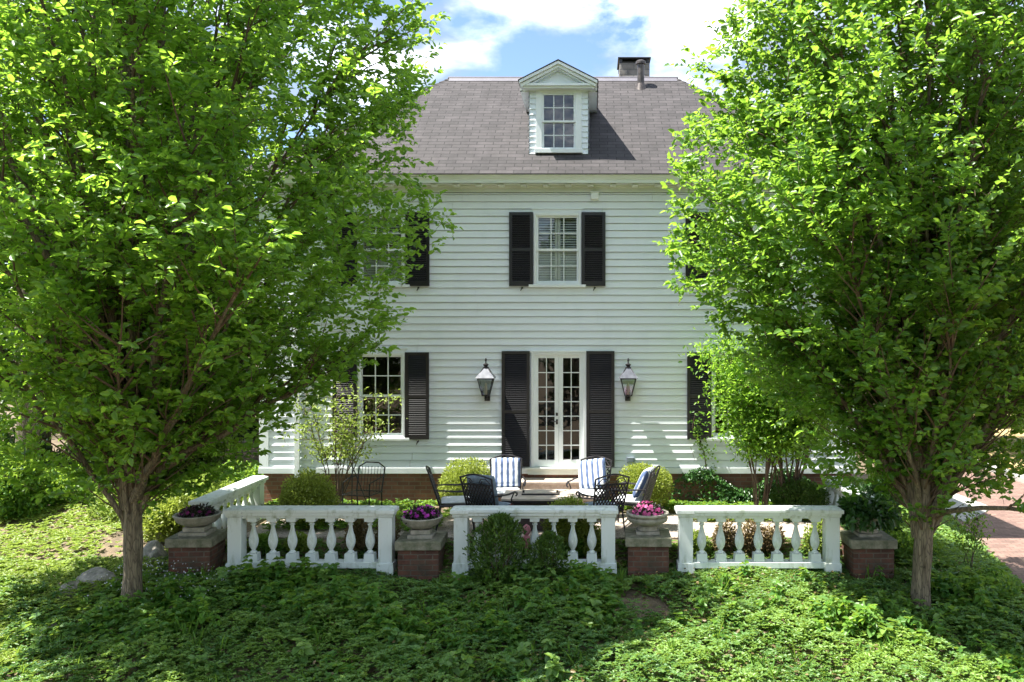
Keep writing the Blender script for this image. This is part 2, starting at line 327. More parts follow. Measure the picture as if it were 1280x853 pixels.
LF = {
 'tree':  leafmat('street_tree_leaf', (0.038,0.130,0.020), (0.18,0.32,0.034), (0.47,0.78,0.075), tfac=0.54, rough=0.36, spec=0.5),
 'tree2': leafmat('right_tree_leaf', (0.034,0.118,0.022), (0.15,0.28,0.036), (0.40,0.68,0.065), tfac=0.52, rough=0.36, spec=0.5),
 'far':   leafmat('far_tree_leaf', (0.05,0.11,0.016), (0.15,0.24,0.03), (0.36,0.55,0.05), tfac=0.45),
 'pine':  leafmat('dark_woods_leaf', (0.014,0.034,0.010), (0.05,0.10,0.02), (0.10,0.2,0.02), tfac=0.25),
 'box':   leafmat('boxwood_leaf', (0.12,0.165,0.022), (0.36,0.42,0.07), (0.50,0.62,0.09), tfac=0.36),
 'yew':   leafmat('dark_box_leaf', (0.028,0.075,0.014), (0.10,0.18,0.03), (0.22,0.36,0.04), tfac=0.3),
 'cover': leafmat('groundcover_leaf', (0.050,0.150,0.045), (0.25,0.38,0.075), (0.40,0.58,0.08), tfac=0.34, rough=0.4, spec=0.4),
 'weed':  leafmat('weed_leaf', (0.045,0.145,0.026), (0.17,0.32,0.045), (0.42,0.62,0.07), tfac=0.44),
 'lime':  leafmat('lime_leaf', (0.13,0.20,0.03), (0.30,0.40,0.07), (0.42,0.56,0.09), tfac=0.4),
 'dead':  leafmat('brown_leaf', (0.11,0.08,0.035), (0.26,0.20,0.09), (0.3,0.22,0.1), tfac=0.3),
 'ivy':   leafmat('ivy_leaf', (0.020,0.065,0.016), (0.06,0.15,0.03), (0.12,0.26,0.04), tfac=0.2, rough=0.3),
 'purple_leaf': leafmat('dark_purple_leaf', (0.015,0.020,0.012), (0.05,0.05,0.03), (0.08,0.06,0.04), tfac=0.2),
 'magenta': leafmat('magenta_petal', (0.32,0.02,0.34), (0.60,0.06,0.55), (0.6,0.05,0.5), tfac=0.3, rough=0.6),
 'pink':  leafmat('pink_petal', (0.55,0.06,0.27), (0.80,0.20,0.45), (0.8,0.15,0.35), tfac=0.3, rough=0.6),
 'plum':  leafmat('plum_petal', (0.10,0.01,0.08), (0.30,0.03,0.20), (0.3,0.03,0.2), tfac=0.3, rough=0.6),
 'white': leafmat('white_petal', (0.5,0.5,0.55), (0.7,0.7,0.75), (0.6,0.6,0.6), tfac=0.3, rough=0.6),
}

# ------------------------------------------------------------------ leaves
def leaf_arrays(P, D, Nr, ln, wd, fold=0.25, rng=None):
    """one folded oval leaf per row: base P, direction D, normal Nr; two quads each"""
    D = D / (np.linalg.norm(D, axis=1, keepdims=True) + 1e-9)
    S = np.cross(D, Nr); S /= (np.linalg.norm(S, axis=1, keepdims=True) + 1e-9)
    U = np.cross(S, D)
    ln = ln[:,None]; wd = wd[:,None]
    v0 = P; v5 = P + D*ln - U*ln*0.12
    a1 = P + D*ln*0.30; a2 = P + D*ln*0.72 - U*ln*0.03
    l1 = a1 + S*wd*0.46 + U*wd*fold; l2 = a2 + S*wd*0.36 + U*wd*fold*0.7
    r1 = a1 - S*wd*0.46 + U*wd*fold; r2 = a2 - S*wd*0.36 + U*wd*fold*0.7
    V = np.stack([v0, l1, l2, v5, r2, r1], axis=1).reshape(-1,3)
    n = len(P); b = (np.arange(n)*6)[:,None]
    Fq = np.concatenate([b + np.array([[0,1,2,3]]), b + np.array([[0,3,4,5]])], axis=1).reshape(-1,4)
    return V, Fq
def leaf_obj(name, P, D, Nr, ln, wd, mat, parent=None, rnd=None, rng=None, fold=0.25, loc=None):
    V, Fq = leaf_arrays(P, D, Nr, ln, wd, fold)
    if rnd is None: rnd = (rng or np.random.default_rng(1)).random(len(P))
    return mesh_np(name, V, Fq, mat, parent, np.repeat(rnd, 2), loc)
def unit(a): return a / (np.linalg.norm(a, axis=-1, keepdims=True) + 1e-9)

def blob_points(rng, n, radii, lumps=9, lump_amt=0.22, shell=0.55, zmin=-1e9):
    """points in the outer shell of a lumpy ellipsoid, with outward directions"""
    c = unit(rng.normal(size=(lumps, 3)))
    d = unit(rng.normal(size=(n, 3)))
    k = np.max(np.clip(d @ c.T, 0, 1)**6, axis=1)
    rr = 1 - lump_amt + lump_amt*k + rng.normal(size=n)*0.04
    t = 1 - (1 - shell) * rng.random(n)**1.6
    P = d * (rr*t)[:,None] * np.array(radii)
    m = P[:,2] > zmin
    return P[m], d[m]
def shrub(name, label, cat, c, radii, n, size, mat, seed, group=None, lump=0.22, stems=6, zbase=0.0, updir=0.5, shell=0.45, part='foliage', lumps=9, cut=None, rnd_hi=None):
    """a bush: leaves through a lumpy volume, and stems to the ground"""
    rng = np.random.default_rng(seed)
    t = thing(name, label, cat, (c[0], c[1], zbase), 0, group)
    P, d = blob_points(rng, n, radii, lump_amt=lump, shell=shell, lumps=lumps)
    P = P + np.array([0, 0, c[2] - zbase])
    m = P[:,2] > 0.015
    if cut is not None: m &= cut(P + np.array([c[0], c[1], zbase]))
    P = P[m]; d = d[m]; n = len(P)
    D = unit(d*0.8 + rng.normal(size=(n,3))*0.7 + np.array([0,0,updir]))
    Nr = unit(d*0.5 + rng.normal(size=(n,3))*0.5 + np.array([0,0,0.8]))
    ln = size*(0.7 + 0.6*rng.random(n)); 
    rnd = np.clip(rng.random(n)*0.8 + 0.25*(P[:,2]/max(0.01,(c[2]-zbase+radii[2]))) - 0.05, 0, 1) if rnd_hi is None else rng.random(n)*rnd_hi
    leaf_obj(part, P, D, Nr, ln, ln*0.6, mat, t, rnd)
    if stems:
        w = MB()
        for i in range(stems):
            a = rng.random()*2*PI; r = rng.random()**0.5
            top = Vector((radii[0]*0.75*r*math.cos(a), radii[1]*0.75*r*math.sin(a), (c[2]-zbase) + radii[2]*0.6*(1-r*r)))
            b0 = Vector((top.x*0.12, top.y*0.12, -0.05)); mid = (b0 + top)/2 + Vector((rng.normal()*0.03, rng.normal()*0.03, -0.04))
            w.tube([b0, mid, top], [0.012, 0.008, 0.003], 5)
        w.build('stem', M['twig'], t, fixn=False)
    return t

# ------------------------------------------------------------------ terrain
def sst(a, b, x):
    t = np.clip((x - a) / (b - a), 0, 1); return t*t*(3 - 2*t)
def H(x, y):
    x = np.asarray(x, float); y = np.asarray(y, float)
    front = -0.33 - np.clip(12.2 - y, 0, 6)*0.15
    inside = sst(-6.5, -6.0, x) * (1 - sst(4.4, 4.9, x))
    ter = front + (0 - front)*sst(12.35, 12.75, y)
    side = front + (0.05 - front)*sst(11.8, 16.5, y)
    z = side*(1 - inside) + ter*inside
    dr = sst(4.9, 6.7 + np.clip(y - 12.2, -3, 12)*0.2, x)
    z = z*(1 - dr) + (-0.72)*dr
    z = z + (1 - inside*sst(12.4, 12.7, y))*(1 - dr)*(0.035*np.sin(x*2.1 + y*1.3) + 0.03*np.sin(x*0.9 - y*2.7 + 1))
    z = z + sst(45, 140, y)*3.0
    return z
def Hs(x, y): return float(H(x, y))
xs = np.concatenate([[-600,-300,-150,-80,-50,-35,-25,-18,-14], np.arange(-12, 14.01, 0.16), [16,19,25,35,50,80,150,300,600]])
ys = np.concatenate([[-200,-100,-50,-25,-12,-6,-2,2,5], np.arange(7, 20.01, 0.16), [22,25,29,34,40,50,65,90,130,200,350,700]])
gx, gy = np.meshgrid(xs, ys); gz = H(gx, gy)
V = np.stack([gx.ravel(), gy.ravel(), gz.ravel()], 1)
nx, ny = len(xs), len(ys)
ii, jj = np.meshgrid(np.arange(nx-1), np.arange(ny-1)); b = (jj*nx + ii).ravel()
Fq = np.stack([b, b+1, b+1+nx, b+nx], 1)
soil = simple('leaf_mould_soil', (0.075,0.056,0.036), (0.22,0.165,0.105), rough=0.95, scale=5, bump=0.03, bscale=30, detail=12)
g = mesh_np('ground', V, Fq, soil); tag(g, kind='structure')
g.data.polygons.foreach_set('use_smooth', [True]*len(g.data.polygons))

# terrace paving (fine gravel) inside the balustrade
m, t, p, o = newmat('exposed_aggregate'); lk = t.links.new
tcn = NN(t, 'ShaderNodeTexCoord'); v = NN(t, 'ShaderNodeTexVoronoi'); v.inputs['Scale'].default_value = 70; lk(tcn.outputs['Object'], v.inputs['Vector'])
r = NN(t, 'ShaderNodeValToRGB'); r.color_ramp.elements[0].color = (0.16,0.13,0.11,1); r.color_ramp.elements[1].color = (0.50,0.43,0.37,1)
hs = NN(t, 'ShaderNodeSeparateColor'); lk(v.outputs['Color'], hs.inputs[0]); lk(hs.outputs[0], r.inputs['Fac'])
nz = NN(t, 'ShaderNodeTexNoise'); nz.inputs['Scale'].default_value = 1.3; nz.inputs['Detail'].default_value = 6; lk(tcn.outputs['Object'], nz.inputs['Vector'])
mr = NN(t, 'ShaderNodeMapRange'); mr.inputs['To Min'].default_value = 0.7; mr.inputs['To Max'].default_value = 1.35; lk(nz.outputs['Fac'], mr.inputs['Value'])
sc = NN(t, 'ShaderNodeVectorMath', operation='SCALE'); lk(r.outputs['Color'], sc.inputs[0]); lk(mr.outputs[0], sc.inputs['Scale']); lk(sc.outputs[0], p.inputs['Base Color'])
bb = NN(t, 'ShaderNodeBump'); bb.inputs['Distance'].default_value = 0.006; lk(v.outputs['Distance'], bb.inputs['Height']); lk(bb.outputs[0], p.inputs['Normal']); p.inputs['Roughness'].default_value = 0.9
M['gravel'] = m
terr = MB().box(-5.4, 3.7, 12.85, 14.6, 0.004, 0.03).build('terrace', M['gravel'], bevel=0.008); tag(terr, kind='structure')

# driveway of brick pavers on the right, kerb and dry verge beyond
DZ = -0.62
dv = MB()
edge = lambda y: 6.35 + (y - 12.2)*0.2
rows = list(np.arange(7, 40.1, 1.5))
for a, b2 in zip(rows[:-1], rows[1:]):
    dv.add([(edge(a),a,DZ),(11.0+0.02*(a-20),a,DZ),(11.0+0.02*(b2-20),b2,DZ),(edge(b2) if b2 < 24 else edge(24),b2,DZ)], [(0,1,2,3)])
dvo = dv.build('driveway', M['paver'], fixn=False); tag(dvo, kind='structure')
pad = MB(); q = [PW(1180,640,0.0)]
pad.prism([(7.5,16.9),(8.75,18.3),(8.6,21.5),(7.3,21.2)], 'z', DZ+0.004, DZ+0.012)
tag(pad.build('concrete_pad', M['concrete']), kind='structure')
kb = MB()
for a, b2 in zip(rows[:-1], rows[1:]):
    xa, xb = 11.0+0.02*(a-20), 11.0+0.02*(b2-20)
    kb.add([(xa,a,DZ),(xa+0.35,a,DZ),(xb+0.35,b2,DZ),(xb,b2,DZ),(xa,a,DZ+0.12),(xa+0.35,a,DZ+0.12),(xb+0.35,b2,DZ+0.12),(xb,b2,DZ+0.12)],
           [(4,5,6,7),(0,4,7,3),(1,2,6,5)])
tag(kb.build('kerb', M['concrete']), kind='structure')
vg = MB().add([(11.35,7,DZ+0.1),(30,7,DZ+0.15),(30,40,DZ+0.3),(11.75,40,DZ+0.1)], [(0,1,2,3)])
tag(vg.build('verge', simple('dry_straw_verge', (0.30,0.21,0.09), (0.44,0.33,0.17), rough=0.95, scale=6, bump=0.02, bscale=50), fixn=False), kind='structure')

# ------------------------------------------------------------------ house
FY = 15.4                                   # facade plane
S = F / FY
HX = X(697, FY)                             # house axis
HLOC = Vector((HX, FY, 0))
house = thing('clapboard_house', 'white clapboard house with grey shingled hip roof and black shutters', 'house', HLOC)
def fx(px): return X(px, FY)
def fz(py): return Z(py, FY)
HALF = 5.45
XL, XR = HX - HALF, HX + HALF
ZB, ZT = fz(584), fz(241)
def hb(mb, name, mat, parent=None, **kw):
    return mb.build(name, mat, parent or house, origin=HLOC, **kw)

openings = []      # x0,x1,z0,z1
WH = 0.865/2
wins = []
for cx_px, lab in ((477.5, 0), (696.8, 1), (916.5, 2)):
    wins.append(('up', fx(cx_px), fz(356), fz(267), lab))
for cx_px, lab in ((477.0, 0), (918.5, 2)):
    wins.append(('low', fx(cx_px), fz(547), fz(441), lab))
for k, cx, z0, z1, lab in wins: openings.append((cx - WH, cx + WH, z0, z1))
DX0, DX1, DZ0, DZ1 = fx(664), fx(733), fz(584), fz(441)
openings.append((DX0, DX1, ZB - 0.1, DZ1))

EXPO = 0.1315
wall = MB()
rng = random.Random(3)
z = ZB
while z < ZT - 0.01:
    zt = min(z + EXPO, ZT)
    cuts = sorted({z, zt} | {c for o in openings for c in (o[2], o[3]) if z < c < zt})
    for a, b2 in zip(cuts[:-1], cuts[1:]):
        xsp = [(XL + 0.12, XR - 0.12)]
        for o in openings:
            if o[2] < (a+b2)/2 < o[3]:
                ns = []
                for s0, s1 in xsp:
                    if o[0] > s0: ns.append((s0, min(s1, o[0])))
                    if o[1] < s1: ns.append((max(s0, o[1]), s1))
                xsp = [q for q in ns if q[1] > q[0]]
        yb = FY - 0.024*(1 - (a - z)/EXPO) ; yt = FY - 0.024*(1 - (b2 - z)/EXPO)
        for s0, s1 in xsp:
            # break long boards into lengths with tiny offsets
            xb = s0
            while xb < s1 - 1e-6:
                xe = min(s1, xb + rng.uniform(2.2, 4.0)); 
                if s1 - xe < 0.6: xe = s1
                dy = rng.uniform(-0.0025, 0.0025)
                xg = xe - 0.004
                wall.add([(xb,yb+dy,a),(xg,yb+dy,a),(xg,yt+dy,b2-(0.009 if b2 == zt else 0)),(xb,yt+dy,b2-(0.009 if b2 == zt else 0))], [(0,1,2,3)])
                if a == z: wall.add([(xb,yb+dy,a),(xe,yb+dy,a),(xe,FY+0.03,a),(xb,FY+0.03,a)], [(3,2,1,0)])
                if b2 == zt: wall.add([(xb,yt+dy,b2-0.009),(xe,yt+dy,b2-0.009),(xe,FY+0.03,b2-0.009),(xb,FY+0.03,b2-0.009)], [(0,1,2,3)]); wall.add([(xb,FY+0.029,b2-0.01),(xe,FY+0.029,b2-0.01),(xe,FY+0.029,b2+0.001),(xb,FY+0.029,b2+0.001)], [(0,1,2,3)])
                xb = xe
    z = zt
# side and back walls (the side walls carry plain boards)
BY = 21.3
for xw, sgn in ((XL+0.02, -1), (XR-0.02, 1)):
    z = ZB
    while z < ZT - 0.01:
        zt = min(z + EXPO, ZT)
        wall.add([(xw+sgn*0.02,FY+0.1,z),(xw+sgn*0.02,BY,z),(xw,BY,zt),(xw,FY+0.1,zt)], [(0,1,2,3)])
        wall.add([(xw+sgn*0.02,FY+0.1,z),(xw+sgn*0.02,BY,z),(xw,BY,z),(xw,FY+0.1,z)], [(0,1,2,3)])
        z = zt
wall.add([(XL,BY,ZB),(XR,BY,ZB),(XR,BY,ZT),(XL,BY,ZT)], [(0,1,2,3)])
hb(wall, 'wall', M['siding'], fixn=False)
# foundation, water table, corner boards, cornice
fo = MB().box(XL+0.05, XR-0.05, FY+0.03, BY-0.03, -0.4, fz(592)); hb(fo, 'foundation', M['brick_low'])
wt = MB().box(XL-0.02, DX0-0.02, FY-0.045, FY+0.03, fz(592), fz(584.5)).box(DX1+0.02, XR+0.02, FY-0.045, FY+0.03, fz(592), fz(584.5))
wt.box(XL-0.03, XL-0.0, FY+0.031, BY, fz(592), fz(584.5)); wt.box(XR, XR+0.03, FY+0.031, BY, fz(592), fz(584.5))
hb(wt, 'water_table', M['trim'], bevel=0.006)
for x0, x1 in ((XL-0.01, XL+0.16), (XR-0.16, XR+0.01)):
    hb(MB().box(x0, x1, FY-0.034, FY+0.1, fz(584.5)+0.001, ZT), 'corner_board', M['trim'], bevel=0.004)
EY = 15.05; EZ = Z(217, EY)
ov = 0.30
fr = MB()
fr.box(XL-0.02, XR+0.02, FY-0.03, FY+0.05, ZT, EZ-0.16)
fr.box(XL-0.04, XR+0.04, FY-0.05, FY+0.02, ZT+0.0, ZT+0.025)
fr.box(XL-0.05, XR+0.05, FY-0.07, FY-0.02, EZ-0.20, EZ-0.162)
hb(fr, 'frieze', M['cornice'], bevel=0.004)
co = MB()
co.box(XL-ov, XR+ov, EY+0.06, BY+ov, EZ-0.16, EZ-0.135)                 # soffit
prof = [(EY+0.055,EZ-0.16),(EY+0.05,EZ-0.10),(EY+0.045,EZ-0.095),(EY+0.04,EZ-0.085),(EY+0.02,EZ-0.05),(EY+0.0,EZ-0.03),(EY-0.005,EZ-0.012),(EY+0.1,EZ-0.012),(EY+0.1,EZ-0.16)]
co.prism(prof, 'x', XL-ov-0.02, XR+ov+0.02)
co.box(XL-ov-0.04, XL-ov+0.02, EY+0.11, BY+ov, EZ-0.159, EZ-0.013)
co.box(XR+ov-0.02, XR+ov+0.04, EY+0.11, BY+ov, EZ-0.159, EZ-0.013)
cor = hb(co, 'cornice', M['cornice'])
px = 544.0
k = -11
for k in range(-12, 14):
    cxm = HX + 0.20 + k*0.405
    if cxm > XR + 0.1 or cxm < XL - 0.1: continue
    hb(MB().box(cxm-0.055, cxm+0.055, EY+0.11, FY-0.07, EZ-0.195, EZ-0.161), 'modillion', M['cornice'], cor, bevel=0.004)
# roof
ED = 3.30; SL = 2.73/3.30
RXL, RXR = XL - 0.33, XR + 0.33
RY = EY + ED; RZ = EZ + 2.73; BEY = RY + ED
def roof_face(pts, uax):
    """a roof slope with uv running up the slope"""
    return pts
rp0 = [(RXL,EY,EZ),(RXR,EY,EZ),(RXR-ED,RY,RZ),(RXL+ED,RY,RZ)]
rm = MB()
rm.add(rp0, [(0,1,2,3)])
rm.add([(RXR,EY,EZ),(RXR,BEY,EZ),(RXR-ED,RY,RZ)], [(0,1,2)])
rm.add([(RXR,BEY,EZ),(RXL,BEY,EZ),(RXL+ED,RY,RZ),(RXR-ED,RY,RZ)], [(0,1,2,3)])
rm.add([(RXL,BEY,EZ),(RXL,EY,EZ),(RXL+ED,RY,RZ)], [(0,1,2)])
rt = 0.012
rm.add([(RXL,EY,EZ-rt),(RXR,EY,EZ-rt),(RXR,EY,EZ),(RXL,EY,EZ)], [(0,1,2,3)])
rm.add([(RXL,BEY,EZ-rt),(RXL,EY,EZ-rt),(RXL,EY,EZ),(RXL,BEY,EZ)], [(0,1,2,3)])
rm.add([(RXR,EY,EZ-rt),(RXR,BEY,EZ-rt),(RXR,BEY,EZ),(RXR,EY,EZ)], [(0,1,2,3)])
roof = hb(rm, 'roof', M['shingle'], fixn=False)
me = roof.data; uvl = me.uv_layers[0].data; slen = math.hypot(1, SL)
for pl in me.polygons:
    n = pl.normal
    for li in pl.loop_indices:
        c = me.vertices[me.loops[li].vertex_index].co
        if abs(n.y) > abs(n.x): uvl[li].uv = (c.x, (c.z - EZ)/SL*slen)
        else: uvl[li].uv = (c.y, (c.z - EZ)/SL*slen)
rd = MB()
rd.tube([(RXL+ED-0.03,RY,RZ+0.005),(RXR-ED+0.03,RY,RZ+0.005)], 0.035, 8)
rd.add([(RXL+ED,RY-0.13,RZ-0.13*SL+0.012),(RXR-ED,RY-0.13,RZ-0.13*SL+0.012),(RXR-ED,RY,RZ+0.03),(RXL+ED,RY,RZ+0.03)], [(0,1,2,3)])
hb(rd, 'ridge_cap', M['ridge'], roof, fixn=False)
for sx, ex in ((RXL, RXL+ED), (RXR, RXR-ED)):
    hp = MB()
    n_ = 34
    for i in range(n_):
        a, b2 = i/n_, (i+1)/n_
        p0 = Vector((sx + (ex-sx)*a, EY + ED*a, EZ + 2.73*a)); p1 = Vector((sx + (ex-sx)*b2, EY + ED*b2, EZ + 2.73*b2))
        s_ = 1 if ex > sx else -1
        w1 = Vector((s_*0.10, 0, 0)); w2 = Vector((0, 0.10, 0)); u0 = Vector((0,0,0.022)); u1 = Vector((0,0,0.010))
        hp.add([p0+u0, p0+w1+Vector((0,0,0.002)), p1+w1+Vector((0,0,-0.006)), p1+u1], [(0,1,2,3)])
        hp.add([p0+u0, p0+w2+Vector((0,0,0.002)), p1+w2+Vector((0,0,-0.006)), p1+u1], [(0,1,2,3)])
    hb(hp, 'hip_cap', M['shingle'], roof, fixn=False)
hb(MB().box(RXL, RXR, EY-0.012, EY+0.05, EZ-0.02, EZ-0.0125), 'drip_edge', M['iron'], roof)

# windows ---------------------------------------------------------------
def make_window(cx, z0, z1, w, yf, cols, rows, label, blinds=False, room=1.4, parent=house, casing=0.045, blindlow=None):
    x0, x1 = cx - w, cx + w
    c = casing
    cs = MB()
    cs.box(x0, x0+c, yf-0.035, yf+0.09, z0, z1); cs.box(x1-c, x1, yf-0.035, yf+0.09, z0, z1)
    cs.box(x0+c, x1-c, yf-0.035, yf+0.09, z1-c, z1); cs.box(x0+c, x1-c, yf-0.03, yf+0.09, z0, z0+c*0.7)
    fr_ = cs.build('window', M['trim'], parent, origin=HLOC, bevel=0.004)
    if label: fr_['label'] = label
    zi0, zi1 = z0 + c*0.7, z1 - c; xi0, xi1 = x0 + c, x1 - c
    zm = zi0 + (zi1 - zi0)*0.49
    for nm, a, b2, yy in (('upper_sash', zm-0.015, zi1, yf+0.01), ('lower_sash', zi0, zm+0.02, yf+0.045)):
        s = MB(); st = 0.036
        s.box(xi0, xi0+st, yy, yy+0.034, a, b2); s.box(xi1-st, xi1, yy, yy+0.034, a, b2)
        s.box(xi0+st, xi1-st, yy, yy+0.034, b2-st, b2); s.box(xi0+st, xi1-st, yy, yy+0.034, a, a+st*1.2)
        for i in range(1, cols):
            xx = xi0+st + (xi1-xi0-2*st)*i/cols; s.box(xx-0.009, xx+0.009, yy+0.004, yy+0.028, a+st*1.2, b2-st)
        for j in range(1, rows):
            zz = a+st*1.2 + (b2-a-st*2.2)*j/rows
            for i in range(cols):
                xa = xi0+st + (xi1-xi0-2*st)*i/cols + (0.009 if i else 0); xb = xi0+st + (xi1-xi0-2*st)*(i+1)/cols - (0.009 if i < cols-1 else 0)
                s.box(xa, xb, yy+0.005, yy+0.027, zz-0.009, zz+0.009)
        s.build(nm, M['trim'], fr_, origin=HLOC)
        MB().add([(xi0+0.02,yy+0.017,a+0.02),(xi1-0.02,yy+0.017,a+0.02),(xi1-0.02,yy+0.017,b2-0.02),(xi0+0.02,yy+0.017,b2-0.02)], [(0,1,2,3)]).build('pane', M['glass'], fr_, origin=HLOC, fixn=False)
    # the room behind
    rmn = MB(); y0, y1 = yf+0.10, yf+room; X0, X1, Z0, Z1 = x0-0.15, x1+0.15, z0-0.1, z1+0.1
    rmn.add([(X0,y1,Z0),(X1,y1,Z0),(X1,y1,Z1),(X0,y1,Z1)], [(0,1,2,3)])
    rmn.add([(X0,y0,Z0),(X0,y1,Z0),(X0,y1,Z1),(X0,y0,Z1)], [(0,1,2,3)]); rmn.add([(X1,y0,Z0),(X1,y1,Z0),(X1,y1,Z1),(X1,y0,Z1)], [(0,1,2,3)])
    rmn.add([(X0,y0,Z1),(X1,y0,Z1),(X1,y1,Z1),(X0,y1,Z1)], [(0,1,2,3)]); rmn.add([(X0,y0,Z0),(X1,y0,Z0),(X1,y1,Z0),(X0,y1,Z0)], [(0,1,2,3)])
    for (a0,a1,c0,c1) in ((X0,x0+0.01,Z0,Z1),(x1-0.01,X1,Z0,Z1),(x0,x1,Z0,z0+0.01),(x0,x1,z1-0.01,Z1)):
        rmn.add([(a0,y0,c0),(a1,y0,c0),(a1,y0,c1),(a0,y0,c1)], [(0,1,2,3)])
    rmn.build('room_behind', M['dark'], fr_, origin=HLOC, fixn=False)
    if blinds:
        bl = MB(); yb = yf + 0.135; mid = (xi0 + xi1)/2
        for xa, xb in ((xi0+0.005, mid-0.03), (mid+0.03, xi1-0.005)):
            zz = zi0 + 0.03
            while zz < zi1 - 0.03:
                ang = 0.75 if zz > zm else 1.2
                dy, dz = 0.022*math.cos(ang), 0.022*math.sin(ang)
                bl.add([(xa,yb-dy,zz-dz),(xb,yb-dy,zz-dz),(xb,yb+dy,zz+dz),(xa,yb+dy,zz+dz)], [(0,1,2,3)])
                zz += 0.046
        bl.box(mid-0.05, mid-0.003, yb-0.02, yb+0.02, zi0, zi1); bl.box(mid+0.003, mid+0.05, yb-0.02, yb+0.02, zi0, zi1)
        bl.box(xi0-0.02, xi0+0.04, yb-0.02, yb+0.02, zi0, zi1); bl.box(xi1-0.04, xi1+0.02, yb-0.02, yb+0.02, zi0, zi1)
        bl.build('blind', M['blind'], fr_, origin=HLOC, fixn=False)
    return fr_
def sill_and_cap(wo, cx, z0, z1, w, cap=True):
    s = MB().box(cx-w-0.09, cx+w+0.09, FY-0.075, FY-0.02, z0-0.052, z0-0.002); s.build('sill', M['trim'], wo, origin=HLOC, bevel=0.005)
    if cap:
        c = MB().box(cx-w-0.03, cx+w+0.03, FY-0.03, FY+0.01, z1+0.002, z1+0.068).box(cx-w-0.05, cx+w+0.05, FY-0.045, FY-0.0, z1+0.069, z1+0.085)
        c.build('head_casing', M['siding'], wo, origin=HLOC)
def make_shutter(w, h, mid, name='shutter'):
    """louvred panel, origin at the lower left front corner"""
    s = MB(); st = 0.055; th = 0.034
    s.box(0, st, 0, th, 0, h); s.box(w-st, w, 0, th, 0, h)
    s.box(st, w-st, 0.002, th, 0, 0.085); s.box(st, w-st, 0.002, th, h-0.06, h); s.box(st, w-st, 0.002, th, mid-0.03, mid+0.03)
    for a, b2 in ((0.085, mid-0.03), (mid+0.03, h-0.06)):
        n = int((b2-a)/0.033)
        for i in range(n):
            zc = a + (b2-a)*(i+0.5)/n
            s.add([(st,0.004,zc-0.017),(w-st,0.004,zc-0.017),(w-st,0.030,zc+0.012),(st,0.030,zc+0.012),
                   (st,0.001,zc-0.012),(w-st,0.001,zc-0.012),(w-st,0.027,zc+0.017),(st,0.027,zc+0.017)],
                  [(0,1,2,3),(4,7,6,5),(0,4,5,1)])
    me = s.build(name, M['shutter'], house, fixn=False)
    return me
def place_shutter(o, x, z, label=None, dog=True):
    o.location = (x - HLOC.x, -0.072, z - HLOC.z)
    hd = dogproto.copy(); COL.objects.link(hd); hd.parent = o
    w = o.dimensions.x if o.dimensions.x > 0 else 0.43
    hd.location = (0.24, 0.0, 0.0)
    return o
dg = MB(); dg.tube([(0,0.04,-0.02),(0,-0.01,-0.035),(-0.015,-0.015,-0.06),(-0.03,-0.012,-0.09)], [0.010,0.014,0.010,0.005], 6); dg.lathe(0, -0.012, [(0.004,-0.05),(0.018,-0.045),(0.018,-0.022),(0.004,-0.015)], 8)
dogproto = dg.build('shutter_dog', M['iron'], house)
dog_used = False
sh_up = None; sh_low = None
positions = {0: 'left', 1: 'centre', 2: 'right'}
for k, cx, z0, z1, lab in wins:
    wo = make_window(cx, z0, z1, WH, FY-0.01, 3, 2, None, blinds=(k == 'up'))
    sill_and_cap(wo, cx, z0, z1, WH)
    SW = 0.435
    for sx in (cx - WH - 0.012 - SW, cx + WH + 0.012):
        if k == 'up':
            if sh_up is None: sh_up = make_shutter(SW, fz(266)-fz(358), (fz(266)-fz(358))*0.49); o = sh_up
            else: o = sh_up.copy(); COL.objects.link(o)
        else:
            if sh_low is None: sh_low = make_shutter(SW, fz(440.5)-fz(549), (fz(440.5)-fz(549))*0.49); o = sh_low
            else: o = sh_low.copy(); COL.objects.link(o)
        place_shutter(o, sx, fz(358) if k == 'up' else fz(549))
# french door
dcas = MB()
dcas.box(DX0, DX0+0.055, FY-0.04, FY+0.08, DZ0, DZ1); dcas.box(DX1-0.055, DX1, FY-0.04, FY+0.08, DZ0, DZ1); dcas.box(DX0+0.055, DX1-0.055, FY-0.04, FY+0.08, DZ1-0.04, DZ1)
dcas.box(DX0-0.05, DX1+0.05, FY-0.055, FY+0.01, DZ1+0.002, DZ1+0.04)
dframe = hb(dcas, 'door_casing', M['trim'], bevel=0.004)
xm = (DX0 + DX1)/2
dleaf = []
for a, b2 in ((DX0+0.055, xm-0.002), (xm+0.002, DX1-0.055)):
    d = MB(); gx0, gx1 = (a + 0.075, b2 - 0.075); gz0, gz1 = DZ0 + 0.13, DZ1 - 0.10
    yy = FY + 0.0
    d.box(a, gx0, yy, yy+0.045, DZ0+0.005, DZ1-0.04); d.box(gx1, b2, yy, yy+0.045, DZ0+0.005, DZ1-0.04)
    d.box(gx0, gx1, yy, yy+0.045, DZ0+0.005, gz0); d.box(gx0, gx1, yy, yy+0.045, gz1, DZ1-0.04)
    xc = (gx0+gx1)/2; d.box(xc-0.008, xc+0.008, yy+0.006, yy+0.036, gz0, gz1)
    for j in range(1, 7):
        zz = gz0 + (gz1-gz0)*j/7
        d.box(gx0, xc-0.008, yy+0.007, yy+0.035, zz-0.008, zz+0.008); d.box(xc+0.008, gx1, yy+0.007, yy+0.035, zz-0.008, zz+0.008)
    dl = hb(d, 'door', M['trim'], bevel=0.002); dleaf.append(dl)
    hb(MB().add([(gx0-0.01,yy+0.02,gz0-0.01),(gx1+0.01,yy+0.02,gz0-0.01),(gx1+0.01,yy+0.02,gz1+0.01),(gx0-0.01,yy+0.02,gz1+0.01)], [(0,1,2,3)]), 'pane', M['glass'], dl, fixn=False)
hd = MB(); hx = xm - 0.035
